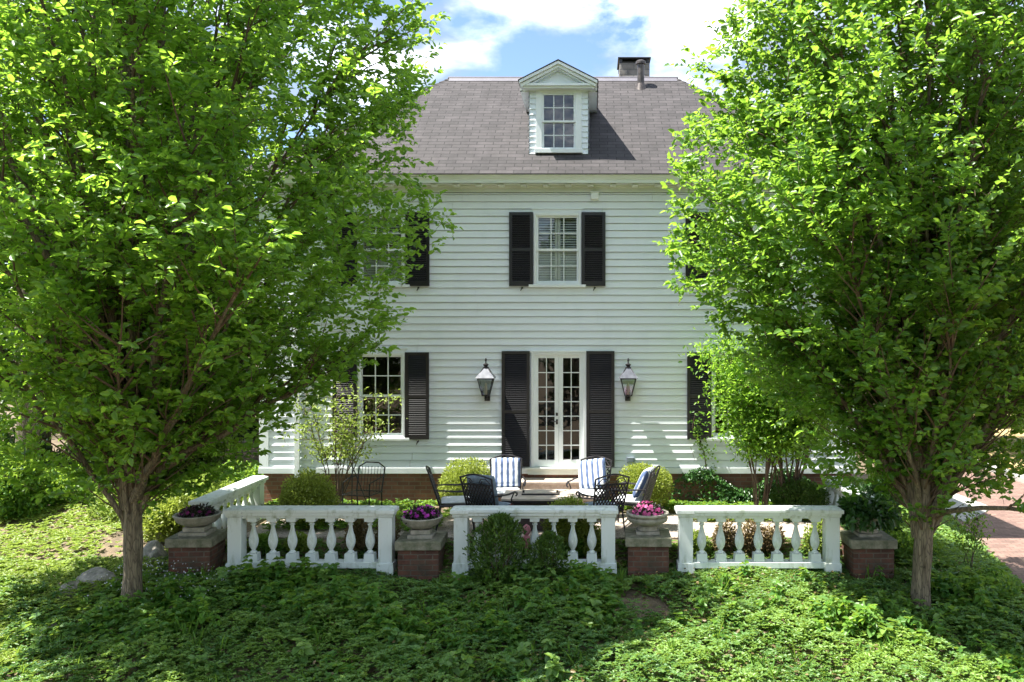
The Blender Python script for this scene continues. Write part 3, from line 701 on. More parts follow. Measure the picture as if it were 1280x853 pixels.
for py in (527.5,):
    zz = fz(py); hd.box(hx-0.018, hx+0.018, FY-0.012, FY-0.001, zz-0.045 if py > 520 else zz-0.028, zz+0.045 if py > 520 else zz+0.028)
hd.tube([(hx,FY-0.01,fz(527)),(hx,FY-0.05,fz(527)),(hx-0.02,FY-0.055,fz(527)),(hx-0.09,FY-0.05,fz(526.5))], 0.009, 6)
hb(hd, 'handle', M['iron'], dleaf[0], bevel=0.003)
lk2 = MB(); lk2.box(hx-0.018, hx+0.018, FY-0.012, FY-0.001, fz(518)-0.028, fz(518)+0.028); lk2.tube([(hx,FY-0.01,fz(518)),(hx,FY-0.03,fz(518))], 0.014, 8); hb(lk2, 'lock', M['iron'], dleaf[0])
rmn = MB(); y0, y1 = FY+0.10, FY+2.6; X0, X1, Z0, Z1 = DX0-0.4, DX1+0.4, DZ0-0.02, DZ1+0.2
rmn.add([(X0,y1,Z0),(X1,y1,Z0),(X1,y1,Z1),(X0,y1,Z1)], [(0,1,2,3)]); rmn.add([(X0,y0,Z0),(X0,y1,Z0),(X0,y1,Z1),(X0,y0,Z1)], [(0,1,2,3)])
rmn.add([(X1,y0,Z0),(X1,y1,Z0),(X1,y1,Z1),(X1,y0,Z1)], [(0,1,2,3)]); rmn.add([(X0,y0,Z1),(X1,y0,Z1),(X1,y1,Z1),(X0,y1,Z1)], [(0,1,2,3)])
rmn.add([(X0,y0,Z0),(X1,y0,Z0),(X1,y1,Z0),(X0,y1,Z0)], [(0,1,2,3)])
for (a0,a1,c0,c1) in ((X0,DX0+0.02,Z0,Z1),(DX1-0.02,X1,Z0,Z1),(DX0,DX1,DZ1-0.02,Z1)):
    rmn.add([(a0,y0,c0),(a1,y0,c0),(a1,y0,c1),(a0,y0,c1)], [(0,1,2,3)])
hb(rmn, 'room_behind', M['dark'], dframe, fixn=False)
hb(MB().box(DX0-0.1, DX1+0.1, FY-0.09, FY+0.06, DZ0-0.035, DZ0-0.002).box(DX0-0.06, DX1+0.06, FY-0.05, FY+0.05, DZ0-0.135, DZ0-0.036), 'door_sill', M['cornice'], dframe, bevel=0.005)
shd = make_shutter(fx(662)-fx(627), fz(439)-fz(583), (fz(439)-fz(583))*0.475, 'door_shutter')
shd.location = (fx(627.5)-HLOC.x, -0.072, fz(583))
o = shd.copy(); COL.objects.link(o); o.location = (fx(733)-HLOC.x, -0.072, fz(583))
place = shd
# pick the prototype dog off the scene corner: use it on the centre window
dogproto.parent = sh_up; dogproto.location = (0.24, 0, 0)
for ch in [c for c in sh_up.children if c != dogproto]: bpy.data.objects.remove(ch)
# downspout
ds = MB(); dx_ = fx(373)
ds.box(dx_-0.045, dx_+0.045, FY-0.09, FY-0.035, fz(592)-0.1, EZ-0.3); ds.tube([(dx_,FY-0.06,EZ-0.3),(dx_,FY-0.10,EZ-0.22),(dx_,FY-0.2,EZ-0.165)], 0.04, 8)
hb(ds, 'downspout', M['trim'])
# vent box and outlet on the wall
hb(MB().box(fx(738.5), fx(748), FY-0.11, FY-0.02, fz(250), fz(242)).box(fx(737.5), fx(749), FY-0.13, FY-0.02, fz(242)+0.001, fz(241)), 'wall_vent', M['trim'], bevel=0.008)
hb(MB().box(fx(783), fx(793), FY-0.08, FY-0.02, fz(577.5), fz(571)).box(fx(784.5), fx(791.5), FY-0.095, FY-0.081, fz(577), fz(571.5)), 'outlet_cover', M['grey_plastic'], bevel=0.004)

# dormer ------------------------------------------------------------------
DY = 15.62; DSc = F/DY
DCX = X(698.5, DY); dw = 0.545
dz0 = Z(193, DY); dz1 = Z(109, DY)
wx0, wx1 = DCX - 0.425, DCX + 0.425; wz0, wz1 = Z(190, DY), Z(113, DY)
dm = MB()
z = dz0 - 0.0; ex = 0.102
ndc = int(round((dz1 - dz0)/ex)); ex = (dz1-dz0)/ndc
for i in range(ndc):
    a = dz0 + i*ex; b2 = a + ex
    for s0, s1 in ((DCX-dw, wx0), (wx1, DCX+dw)):
        dm.add([(s0,DY-0.02,a),(s1,DY-0.02,a),(s1,DY,b2),(s0,DY,b2)], [(0,1,2,3)])
        dm.add([(s0,DY-0.02,a),(s1,DY-0.02,a),(s1,DY+0.01,a),(s0,DY+0.01,a)], [(3,2,1,0)])
    for sx in (-1, 1):
        xx = DCX + sx*dw
        yend = EY + (b2 + 0.0 - EZ)/SL + 0.25
        dm.add([(xx+sx*0.018,DY-0.02,a),(xx+sx*0.018,yend,a),(xx,yend,b2),(xx,DY-0.02,b2)], [(0,1,2,3)])
        dm.add([(xx+sx*0.018,DY-0.02,a),(xx+sx*0.018,yend,a),(xx,yend,a),(xx,DY-0.02,a)], [(0,1,2,3)])
dm.add([(wx0,DY+0.005,wz1),(wx1,DY+0.005,wz1),(wx1,DY+0.005,dz1),(wx0,DY+0.005,dz1)], [(0,1,2,3)])
dorm = hb(dm, 'dormer', M['siding'], fixn=False)
w = MB(); 
w.box(wx0, wx0+0.115, DY-0.045, DY+0.08, wz0+0.05, wz1); w.box(wx1-0.115, wx1, DY-0.045, DY+0.08, wz0+0.05, wz1)
w.box(wx0+0.115, wx1-0.115, DY-0.045, DY+0.08, wz1-0.06, wz1); w.box(wx0-0.02, wx1+0.02, DY-0.06, DY+0.08, wz0-0.03, wz0+0.049)
hb(w, 'dormer_casing', M['trim'], dorm, bevel=0.005)
# sashes directly on the dormer
def dormer_sash():
    x0, x1 = wx0+0.115, wx1-0.115; za, zb = wz0+0.05, wz1-0.06; zm = za + (zb-za)*0.49
    s = MB(); gl = MB(); st = 0.034
    for a, b2, yy in ((zm-0.012, zb, DY-0.02), (za, zm+0.016, DY+0.015)):
        s.box(x0, x0+st, yy, yy+0.03, a, b2); s.box(x1-st, x1, yy, yy+0.03, a, b2); s.box(x0+st, x1-st, yy, yy+0.03, b2-st, b2); s.box(x0+st, x1-st, yy, yy+0.03, a, a+st)
        for i in (1, 2):
            xx = x0+st + (x1-x0-2*st)*i/3; s.box(xx-0.008, xx+0.008, yy+0.004, yy+0.024, a+st, b2-st)
        zz = (a+b2)/2
        for i in range(3):
            xa = x0+st + (x1-x0-2*st)*i/3 + 0.008*(i > 0); xb = x0+st + (x1-x0-2*st)*(i+1)/3 - 0.008*(i < 2)
            s.box(xa, xb, yy+0.005, yy+0.023, zz-0.008, zz+0.008)
        gl.add([(x0+0.02,yy+0.015,a+0.02),(x1-0.02,yy+0.015,a+0.02),(x1-0.02,yy+0.015,b2-0.02),(x0+0.02,yy+0.015,b2-0.02)], [(0,1,2,3)])
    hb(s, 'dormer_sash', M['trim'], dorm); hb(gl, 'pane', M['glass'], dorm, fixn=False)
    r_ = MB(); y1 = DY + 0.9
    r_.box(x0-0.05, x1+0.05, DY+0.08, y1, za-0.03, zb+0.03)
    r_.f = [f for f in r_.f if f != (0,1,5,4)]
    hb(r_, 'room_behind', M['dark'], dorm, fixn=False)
dormer_sash()
# pediment: gable roof with raking cornice
apz = Z(74.5, 15.33); evz = Z(99, 15.33); ew = 0.715
y_f = 15.33
pd = MB()
zc0, zc1 = Z(110.5, 15.45), Z(105.5, 15.40)
pd.box(DCX-ew+0.05, DCX+ew-0.05, DY-0.19, DY-0.0, zc0, zc0+0.035)
pd.box(DCX-ew+0.02, DCX+ew-0.02, DY-0.23, DY-0.0, zc0+0.036, zc1+0.02)
def rake(off0, off1, ya, yb, we=ew):
    """a pair of raking boards between two offsets below the roof line"""
    for s_ in (-1, 1):
        k_ = (apz - evz)/ew
        p = [(DCX + s_*we, evz - off1 + 0*k_), (DCX + s_*we, evz - off0), (DCX, apz - off0), (DCX, apz - off1)]
        pd.prism(p, 'y', ya, yb)
rake(0.02, 0.07, y_f+0.00, DY+0.0)
rake(0.07, 0.125, y_f+0.045, DY+0.0, ew-0.03)
rake(0.125, 0.15, y_f+0.09, DY+0.0, ew-0.07)
pd.prism([(DCX-ew+0.06, zc1+0.0), (DCX+ew-0.06, zc1+0.0), (DCX, apz-0.08)], 'y', DY-0.10, DY-0.02)
for s_ in (-1, 1):       # side eave soffits running back to the main roof
    xe = DCX + s_*ew; xi = DCX + s_*(dw-0.01)
    yb = EY + (evz - EZ)/SL + 0.1
    pd.box(min(xe,xi), max(xe,xi), DY-0.0, yb, evz-0.15, evz-0.125)
    pd.box(min(xe,xe-s_*0.03), max(xe,xe-s_*0.03), DY-0.0, yb, evz-0.149, evz-0.02)
hb(pd, 'pediment', M['trim'], dorm)
dr = MB()
ybE = EY + (evz - EZ)/SL; ybA = EY + (apz - EZ)/SL
for s_ in (-1, 1):
    xe = DCX + s_*(ew+0.02)
    dr.add([(xe,y_f-0.012,evz-0.012),(DCX,y_f-0.012,apz+0.004),(DCX,ybA+0.1,apz+0.004),(xe,ybE+0.1,evz-0.012)], [(0,1,2,3)])
    dr.add([(xe,y_f-0.012,evz-0.024),(DCX,y_f-0.012,apz-0.010),(DCX,y_f-0.012,apz+0.004),(xe,y_f-0.012,evz-0.012)], [(0,1,2,3)])
    dr.add([(xe,y_f-0.012,evz-0.024),(xe,ybE+0.1,evz-0.024),(xe,ybE+0.1,evz-0.012),(xe,y_f-0.012,evz-0.012)], [(0,1,2,3)])
hb(dr, 'dormer_roof', M['shingle'], dorm, fixn=False)
# chimney and vent pipe
CY = 19.6; ch = MB()
ch.box(X(774.5,CY), X(812,CY), CY, CY+0.8, RZ-1.0, Z(79.5, CY)); cho = hb(ch, 'chimney', M['chimney'])
cc = MB(); x0, x1 = X(773,CY), X(813,CY)
for xx in (x0+0.02, x1-0.09): 
    for yy in (CY+0.01, CY+0.72): cc.box(xx, xx+0.07, yy, yy+0.07, Z(79.5,CY)+0.001, Z(73.5,CY))
cc.box(x0-0.01, x1+0.01, CY-0.03, CY+0.83, Z(73.5,CY)+0.001, Z(72,CY))
hb(cc, 'chimney_cap', M['iron'], cho)
hb(MB().box(x0+0.08, x1-0.10, CY+0.1, CY+0.7, Z(79.5,CY)+0.001, Z(75.5,CY)), 'flue', M['copper'], cho)
vp = MB(); vxp = X(801, 18.0); zr = EZ + SL*(18.0-EY)
vp.lathe(vxp, 18.0, [(0.075,zr-0.1),(0.075,Z(81,18)),(0.11,Z(80.5,18)),(0.11,Z(77.5,18)),(0.07,Z(76,18))], 14)
vp.lathe(vxp, 18.0, [(0.14,zr-0.12),(0.09,zr+0.06)], 14)
hb(vp, 'vent_pipe', M['copper'], roof, smooth=True)

# stone steps ------------------------------------------------------------
st = thing('stone_steps', 'low stone steps below the white french doors, partly behind the table', 'steps', (fx(697), FY, 0))
o3 = Vector((fx(697), FY, 0))
sx0, sx1 = fx(654), fx(742)
zt1 = 0.52; zt2 = 0.30
MB().box(sx0, sx1, FY-0.42, FY+0.02, 0.0, zt1-0.05).build('upper_riser', M['step'], st, origin=o3)
MB().box(sx0-0.02, sx1+0.02, FY-0.45, FY+0.02, zt1-0.049, zt1).build('upper_tread', M['step'], st, origin=o3, bevel=0.01)
MB().box(sx0, sx1, FY-0.80, FY-0.421, 0.0, zt2-0.05).build('lower_riser', M['step'], st, origin=o3)
MB().box(sx0-0.02, sx1+0.02, FY-0.83, FY-0.451, zt2-0.049, zt2).build('lower_tread', M['step'], st, origin=o3, bevel=0.01)

# lanterns ------------------------------------------------------------------
def make_lantern():
    t = thing('wall_lantern', '', 'lantern', (0,0,0), 0, 'lanterns beside the french doors')
    # local: centre of lantern body, wall is at +y 0.27
    fr_ = MB(); r1, r0 = 0.135, 0.062; zt, zb = 0.11, -0.19
    for i in range(4):
        a = PI/4 + i*PI/2; c0, s0 = math.cos(a)*1.414, math.sin(a)*1.414
        fr_.tube([(c0*r0, s0*r0, zb), (c0*r1, s0*r1, zt)], 0.008, 4)
    fr_.frustum(0, 0, zb-0.015, zb, r0+0.008, r0+0.008)
    for (a, b2) in (((-1,-1),(1,-1)),((1,-1),(1,1)),((1,1),(-1,1)),((-1,1),(-1,-1))):
        fr_.tube([(a[0]*r1, a[1]*r1, zt), (b2[0]*r1, b2[1]*r1, zt)], 0.010, 4)
        fr_.tube([(a[0]*0.035, a[1]*0.035, zt+0.20), (a[0]*(r1+0.02), a[1]*(r1+0.02), zt+0.005)], 0.008, 4)
    fr_.lathe(0, 0, [(0.05,zt+0.19),(0.055,zt+0.205),(0.03,zt+0.215),(0.05,zt+0.245),(0.055,zt+0.255),(0.012,zt+0.28),(0.012,zt+0.31),(0.022,zt+0.325),(0.022,zt+0.335),(0.006,zt+0.37)], 12)
    fr_.lathe(0, 0, [(0.012,zb-0.10),(0.02,zb-0.085),(0.03,zb-0.05),(0.018,zb-0.03),(0.05,zb-0.015)], 10)
    fr_.build('frame', M['iron'], t)
    cap = MB(); e = r1 + 0.035
    cap.add([(-e,-e,zt+0.012),(e,-e,zt+0.012),(e,e,zt+0.012),(-e,e,zt+0.012),(-0.04,-0.04,zt+0.185),(0.04,-0.04,zt+0.185),(0.04,0.04,zt+0.185),(-0.04,0.04,zt+0.185)],
            [(0,1,5,4),(1,2,6,5),(2,3,7,6),(3,0,4,7)])
    cap.build('hood', M['lantern_hood'], t, fixn=False)
    gl = MB(); q1, q0 = r1-0.006, r0-0.002
    gl.add([(-q0,-q0,zb),(q0,-q0,zb),(q0,q0,zb),(-q0,q0,zb),(-q1,-q1,zt),(q1,-q1,zt),(q1,q1,zt),(-q1,q1,zt)], [(0,1,5,4),(1,2,6,5),(2,3,7,6),(3,0,4,7)])
    gl.build('glass', M['lglass'], t, fixn=False)
    MB().lathe(0, 0, [(0.028,zb+0.01),(0.028,zb+0.16),(0.014,zb+0.17),(0.016,zb+0.20),(0.004,zb+0.23)], 10).build('candle', M['candle'], t, smooth=True)
    br = MB(); br.tube([(0,0,zb-0.05),(0.0,0.06,zb-0.085),(0.0,0.13,zb-0.05),(0,0.2,zb-0.02)], [0.012,0.014,0.014,0.016], 8)
    br.box(-0.05, 0.05, 0.2, 0.232, zb-0.12, zb+0.08)
    br.build('bracket', M['iron'], t)
    return t
M['lantern_hood'] = simple('polished_pewter_hood', (0.13,0.135,0.15), (0.24,0.245,0.26), rough=0.3, scale=8, metal=0.8)
lan = make_lantern(); lan['label'] = 'black carriage lantern on the siding to the left of the french doors'
LY = FY - 0.254
lan.location = (X(607.3, LY), LY, Z(481, LY))
l2 = copy_tree(lan); l2['label'] = 'black carriage lantern on the siding to the right of the french doors'
l2.location = (X(785.3, LY), LY, Z(481, LY))

# ------------------------------------------------------------------ balustrades
BYd = 12.2
def baluster_prof():
    h = 0.60
    return [(0.030,0.0),(0.052,0.002),(0.056,0.012),(0.052,0.024),(0.036,0.032),(0.030,0.045),(0.040,0.060),(0.064,0.10),(0.077,0.145),(0.080,0.18),(0.076,0.215),(0.062,0.265),(0.045,0.315),(0.034,0.360),(0.029,0.395),(0.031,0.41),(0.046,0.415),(0.046,0.430),(0.034,0.436),(0.034,0.448),(0.056,0.455),(0.062,0.47)]
def make_baluster(name='baluster'):
    b = MB(); b.frustum(0, 0, 0, 0.115, 0.078, 0.070); 
    b.lathe(0, 0, [(r*0.86, z+0.116) for r, z in baluster_prof()], 20)
    b.frustum(0, 0, 0.587, 0.64, 0.066, 0.070)
    return b
bz0 = -0.155; top_z = Z(636, 12.1)
bal_mesh = None
def balustrade(name, label, p0, p1, nb, group='white balustrade sections'):
    """p0,p1: outer ends of the two posts on the ground plan"""
    global bal_mesh
    a = Vector((p0[0], p0[1], 0)); b = Vector((p1[0], p1[1], 0)); L_ = (b-a).length; ang = math.atan2(b.y-a.y, b.x-a.x)
    t = thing(name, label, 'balustrade', (a.x, a.y, 0), ang, group)
    pw = 0.20; zb = -0.26
    zt = top_z
    for x0 in (0.0, L_-pw):
        q = MB(); q.box(x0, x0+pw, -pw/2, pw/2, zb-0.1, zt-0.13); q.frustum(x0+pw/2, 0, zb-0.12, zb+0.09, pw/2+0.025, pw/2+0.02)
        q.frustum(x0+pw/2, 0, zt-0.129, zt-0.105, pw/2+0.012, pw/2+0.02)
        q.build('post', M['baluster'], t, bevel=0.006)
    c = MB(); c.box(-0.035, L_+0.035, -0.15, 0.15, zt-0.055, zt-0.012); c.add([(-0.035,-0.15,zt-0.0118),(L_+0.035,-0.15,zt-0.0118),(L_+0.035,0.15,zt-0.0118),(-0.035,0.15,zt-0.0118),(0,-0.10,zt+0.006),(L_,-0.10,zt+0.006),(L_,0.10,zt+0.006),(0,0.10,zt+0.006)],[(4,5,6,7),(0,1,5,4),(1,2,6,5),(2,3,7,6),(3,0,4,7)])
    c.box(-0.02, L_+0.02, -0.125, 0.125, zt-0.104, zt-0.056)
    for x0 in (-0.045, L_-pw-0.02): c.box(x0, x0+pw+0.065, -0.16, 0.16, zt-0.07, zt-0.0135)
    c.build('top_rail', M['baluster'], t, bevel=0.008)
    r_ = MB(); r_.box(pw+0.002, L_-pw-0.002, -0.10, 0.10, bz0-0.09, bz0-0.002); r_.build('bottom_rail', M['baluster'], t, bevel=0.006)
    sub = MB(); sub.box(pw+0.002, L_-pw-0.002, -0.085, 0.085, zt-0.145, zt-0.105); sub.build('rail_bed', M['baluster'], t)
    for i in range(nb):
        xx = pw + (L_-2*pw)*(i+0.5)/nb
        if bal_mesh is None:
            o = make_baluster().build('baluster', M['baluster'], t, smooth=True); bal_mesh = o
        else:
            o = bal_mesh.copy(); COL.objects.link(o); o.parent = t
        s_ = (zt-0.146 - bz0)/0.64
        o.location = (xx, 0, bz0); o.scale = (1, 1, s_)
    return t
FR = 12.2
def bx(px): return X(px, FR-0.1)
balustrade('balustrade', 'white balustrade section nearest the big left tree, seven balusters fully in view', (bx(284), FR), (bx(490), FR), 7)
balustrade('balustrade', 'middle white balustrade section with two dark green shrubs growing in front', (bx(567), FR), (bx(769), FR), 7)
balustrade('balustrade', 'white balustrade section between the pink flower urn and the leaf covered urn', (bx(849), FR), (bx(1050), FR), 7)
balustrade('side_balustrade', 'white balustrade running back to the house behind the purple foliage urn', (-5.95, 12.75), (-5.95, 15.0), 7, 'white side balustrades')
balustrade('side_balustrade', 'short white balustrade running back beside the right tree trunk', (4.25, 12.75), (4.25, 14.95), 7, 'white side balustrades')

# ------------------------------------------------------------------ pillars and urns
PYf = 11.98
def make_pillar():
    t = thing('brick_pillar', '', 'pillar', (0,0,0), 0, 'brick pillars with stone caps')
    MB().box(-0.29, 0.29, -0.29, 0.29, -0.75, 0.06).build('brick_shaft', M['brick'], t)
    c = MB().box(-0.33, 0.33, -0.33, 0.33, 0.061, 0.19); c.build('stone_cap', M['stone'], t, bevel=0.012)
    return t
pil = make_pillar()
pcs = [233.5, 521.5, 811.3, 1093.5]
plabels = ['brick pillar carrying the shallow urn of dark purple foliage', 'brick pillar carrying the urn of magenta flowers',
           'brick pillar carrying the urn of bright pink flowers', 'brick pillar beside the right tree trunk, its urn hidden by leaves']
ztop = 0.19
prow = []
for i, pxc in enumerate(pcs):
    o = pil if i == 0 else copy_tree(pil)
    o['label'] = plabels[i]
    zoff = [0.02, -0.02, 0.03, 0.0][i]
    o.location = (X(pxc, PYf), PYf + 0.33, zoff); o.rotation_euler.z = R([3.0, 1.0, -1.0, 0.0][i])
    prow.append(o)
def make_urn(shallow, tiers):
    t = thing('garden_urn', '', 'urn', (0,0,0), 0, 'stone garden urns on the pillars')
    if tiers:
        p = MB().box(-0.20,0.20,-0.20,0.20,0.001,0.055).box(-0.155,0.155,-0.155,0.155,0.056,0.12); p.build('plinth', M['urn'], t, bevel=0.008); z0 = 0.121
    else:
        p = MB().box(-0.17,0.17,-0.17,0.17,0.001,0.05); p.lathe(0,0,[(0.15,0.051),(0.14,0.08),(0.12,0.12)],20); p.build('plinth', M['urn'], t, bevel=0.008); z0 = 0.121
    if shallow:
        prof = [(0.10,z0),(0.16,z0+0.012),(0.25,z0+0.05),(0.30,z0+0.10),(0.315,z0+0.14),(0.33,z0+0.15),(0.335,z0+0.165),(0.325,z0+0.175),(0.29,z0+0.172),(0.27,z0+0.12),(0.02,z0+0.10)]
    else:
        prof = [(0.12,z0),(0.16,z0+0.01),(0.235,z0+0.035),(0.285,z0+0.07),(0.295,z0+0.10),(0.285,z0+0.125),(0.275,z0+0.13),(0.30,z0+0.145),(0.315,z0+0.165),(0.31,z0+0.185),(0.28,z0+0.188),(0.265,z0+0.15),(0.02,z0+0.12)]
    b = MB(); b.lathe(0, 0, prof, 40); o = b.build('bowl', M['urn'], t, smooth=True)
    if True:   # gadrooned ribs on the bowl
        me = o.data
        for v in me.vertices:
            if v.co.z < z0 + (0.14 if shallow else 0.12) and v.co.z > z0 + 0.005:
                a = math.atan2(v.co.y, v.co.x); k_ = 1 + 0.018*math.cos(a*20); v.co.x *= k_; v.co.y *= k_
    return t, z0
ulabels = ['shallow grey stone urn holding dark purple foliage', 'grey stone urn full of magenta flowers', 'pale grey stone urn full of bright pink flowers',
           'grey stone urn smothered by broad green leaves near the right tree']
us, zz1 = make_urn(True, True); ud, zz2 = make_urn(False, False); us2 = copy_tree(us); us3 = copy_tree(ud)
urns = [us, us2, ud, us3]
for i, u in enumerate(urns):
    u['label'] = ulabels[i]; u.location = (prow[i].location.x, prow[i].location.y, prow[i].location.z + ztop); u.rotation_euler.z = prow[i].rotation_euler.z
us2.scale = (0.9, 0.9, 1.0)
def flower_mound(name, label, loc, rad, hgt, nleaf, nflow, leafm, petm, seed, lsz=0.05, psz=0.03):
    rng = np.random.default_rng(seed); t = thing(name, label, 'flowers', loc)
    P, d = blob_points(rng, nleaf, (rad, rad, hgt), shell=0.4); m = P[:,2] > -0.02; P, d = P[m], d[m]
    D = unit(d + rng.normal(size=P.shape)*0.5); Nr = unit(d + np.array([0,0,0.6]) + rng.normal(size=P.shape)*0.4)
    ln = lsz*(0.7+0.6*rng.random(len(P))); leaf_obj('foliage', P, D, Nr, ln, ln*0.55, leafm, t, rng=rng)
    P, d = blob_points(rng, nflow*2, (rad*1.06, rad*1.06, hgt*1.15), shell=0.92); m = P[:,2] > 0.03; P, d = P[m][:nflow], d[m][:nflow]
    n = len(P); ax = unit(d + rng.normal(size=(n,3))*0.35 + np.array([0,-0.3,0.2])); s1 = unit(np.cross(ax, rng.normal(size=(n,3)))); s2 = np.cross(ax, s1)
    PP, DD, NN_, LL, RR = [], [], [], [], []
    rr = rng.random(n)
    for k_ in range(5):
        a = 2*PI*k_/5; dd = s1*math.cos(a) + s2*math.sin(a) + ax*0.15
        PP.append(P); DD.append(dd); NN_.append(ax); LL.append(psz*(0.8+0.4*rr)); RR.append(rr)
    PP, DD, NN_ = map(np.concatenate, (PP, DD, NN_)); LL = np.concatenate(LL)
    leaf_obj('blossoms', PP, DD, NN_, LL, LL*1.0, petm, t, np.concatenate(RR), fold=0.05)
    return t
def utop(i): return tuple(urns[i].location + Vector((0,0,0.26)))
flower_mound('bedding_plant', 'dark purple foliage with small plum blossoms in the leftmost urn', utop(0), 0.24, 0.17, 900, 40, LF['purple_leaf'], LF['plum'], 21)
flower_mound('bedding_plant', 'mound of magenta blossoms over dark leaves in a stone urn', utop(1), 0.27, 0.17, 1100, 75, LF['purple_leaf'], LF['magenta'], 22, psz=0.028)
flower_mound('bedding_plant', 'mound of bright pink blossoms in the pale urn right of the table', utop(2), 0.26, 0.18, 1000, 120, LF['purple_leaf'], LF['pink'], 23, psz=0.028)
shrub('broad_leaf_plant', 'broad dark green leaves spilling over the urn by the right tree', 'plant', (urns[3].location.x-0.02, urns[3].location.y-0.05, 0.54), (0.42,0.40,0.22), 850, 0.12, LF['ivy'], 24, stems=5, zbase=0.30, updir=-0.3, shell=0.3)

# ------------------------------------------------------------------ patio furniture
def cushion_mesh(w, d, h, name, mat, parent, tuft=True):
    """pillow, centred, thickness along y"""
    n, k_ = 14, 12; vs = []; fs = []
    def surf(sgn):
        b = len(vs)
        for j in range(k_+1):
            for i in range(n+1):
                u = i/n*2-1; v = j/k_*2-1
                e = (1-abs(u)**5)*(1-abs(v)**5)
                pin = 1 - 0.05*(abs(u)*abs(v))**2*2
                puff = 0.15 + 0.85*max(e,0)**0.45
                if tuft:
                    for (tu,tv) in ((-0.35,-0.35),(0.35,-0.35),(-0.35,0.35),(0.35,0.35)): puff -= 0.28*math.exp(-((u-tu)**2+(v-tv)**2)*40)
                vs.append((u*w/2*(1-0.035*v*v), sgn*d/2*puff, v*h/2*(1-0.035*u*u)))
        for j in range(k_):
            for i in range(n):
                a = b + j*(n+1)+i
                fs.append((a, a+1, a+n+2, a+n+1) if sgn < 0 else (a, a+n+1, a+n+2, a+1))
        return b
    b0 = surf(-1); b1 = surf(1)
    ring = [i for i in range(n+1)] + [(n+1)*j+n for j in range(1,k_+1)] + [(n+1)*k_+i for i in range(n-1,-1,-1)] + [(n+1)*j for j in range(k_-1,0,-1)]
    for q in range(len(ring)):
        a, b_ = ring[q], ring[(q+1)%len(ring)]; fs.append((b0+a, b1+a, b1+b_, b0+b_))
    mb = MB(); mb.add(vs, fs); return mb.build(name, mat, parent, smooth=True)
def make_chair(back_cushion=True, seat_mat='cloth', cush_rot=0.0):
    """cast metal armchair, front is +y, origin on the ground under the seat centre"""
    t = thing('patio_chair', '', 'chair', (0,0,0), 0, 'metal patio chairs round the table')
    w = 0.27
    L_ = MB()
    for sx in (-1, 1):
        g = MB(); g.tube([(sx*w,0.25,0.40),(sx*(w+0.015),0.26,0.22),(sx*(w+0.005),0.275,0.01)], [0.015,0.013,0.016], 8)
        g.build('leg', M['alum'], t, smooth=True)
        g = MB(); g.tube([(sx*w*0.9,-0.25,0.40),(sx*w*0.95,-0.27,0.2),(sx*w,-0.33,0.01)], [0.015,0.013,0.016], 8)
        g.build('leg', M['alum'], t, smooth=True)
        a = MB()
        a.tube([(sx*w*0.92,-0.33,0.66),(sx*(w+0.03),-0.16,0.655),(sx*(w+0.05),0.02,0.645),(sx*(w+0.05),0.18,0.655),(sx*(w+0.045),0.27,0.63),(sx*(w+0.04),0.285,0.595),(sx*(w+0.03),0.26,0.58)], [0.011,0.013,0.016,0.017,0.016,0.013,0.012], 8)
        a.tube([(sx*(w+0.035),0.20,0.645),(sx*(w+0.01),0.16,0.55),(sx*w,0.22,0.41)], 0.011, 8)
        a.build('armrest', M['alum'], t, smooth=True)
    s = MB(); s.tube([(-w,0.26,0.41),(w,0.26,0.41),(w*0.92,-0.26,0.41),(-w*0.92,-0.26,0.41),(-w,0.26,0.41)], 0.016, 8)
    for i in range(7):
        xx = -w + 2*w*(i+0.5)/7; s.box(xx-0.014, xx+0.014, -0.255, 0.255, 0.402, 0.412)
    s.build('seat', M['alum'], t)
    def bp(u, v):      # back surface
        ww = w*0.90 + 0.03*v
        y = -0.26 - 0.17*v - 0.02*(1-u*u)
        return Vector((u*ww, y, 0.42 + 0.52*v))
    b = MB()
    def arch(u): return 1.0 + 0.12*math.cos(u*PI/2)**1.2 if abs(u) < 1 else 1.0
    b.tube([bp(-1, v) for v in (0,0.25,0.5,0.75,1.0)], 0.015, 8); b.tube([bp(1, v) for v in (0,0.25,0.5,0.75,1.0)], 0.015, 8)
    b.tube([bp(u, arch(u)) for u in [i/8-1 for i in range(17)]], 0.014, 8)
    b.tube([bp(u, 0.80+0.03*math.cos(u*PI/2)) for u in [i/4-1 for i in range(9)]], 0.010, 6)
    b.tube([bp(u, 0.05) for u in (-1,0,1)], 0.012, 6)
    n = 6
    for k_ in range(-n, n+1):       # interlaced diagonals
        for sg in (-1, 1):
            pts = []
            for j in range(9):
                v = 0.05 + 0.77*j/8; u = k_/n*1.0*1.2 + sg*(v-0.4)*1.15
                if abs(u) <= 0.98: pts.append(bp(u, v))
            if len(pts) > 1: b.tube(pts, 0.0105, 5)
    for sg in (-1, 1):              # scrolls below the arch
        pts = [bp(sg*0.9, 0.84), bp(sg*0.62, 1.0), bp(sg*0.35, 0.98), bp(sg*0.22, 0.88), bp(sg*0.36, 0.86), bp(sg*0.40, 0.93)]
        b.tube(pts, 0.009, 6)
    b.build('backrest', M['alum'], t)
    c = cushion_mesh(0.48, 0.075, 0.48, 'seat_cushion', M[seat_mat], t); c.rotation_euler = (R(-90), 0, 0); c.location = (0, 0.0, 0.455)
    if back_cushion:
        c = cushion_mesh(0.50, 0.15, 0.50, 'back_cushion', M['stripe'], t); c.rotation_euler = (R(17), cush_rot, 0); c.location = (0, -0.235, 0.735)
    return t
def put(ch, label, x, y, rz):
    ch['label'] = label; ch.location = (x, y, 0.03); ch.rotation_euler.z = rz
TABC = (X(676, 13.55), 13.55)
c1 = make_chair(True)
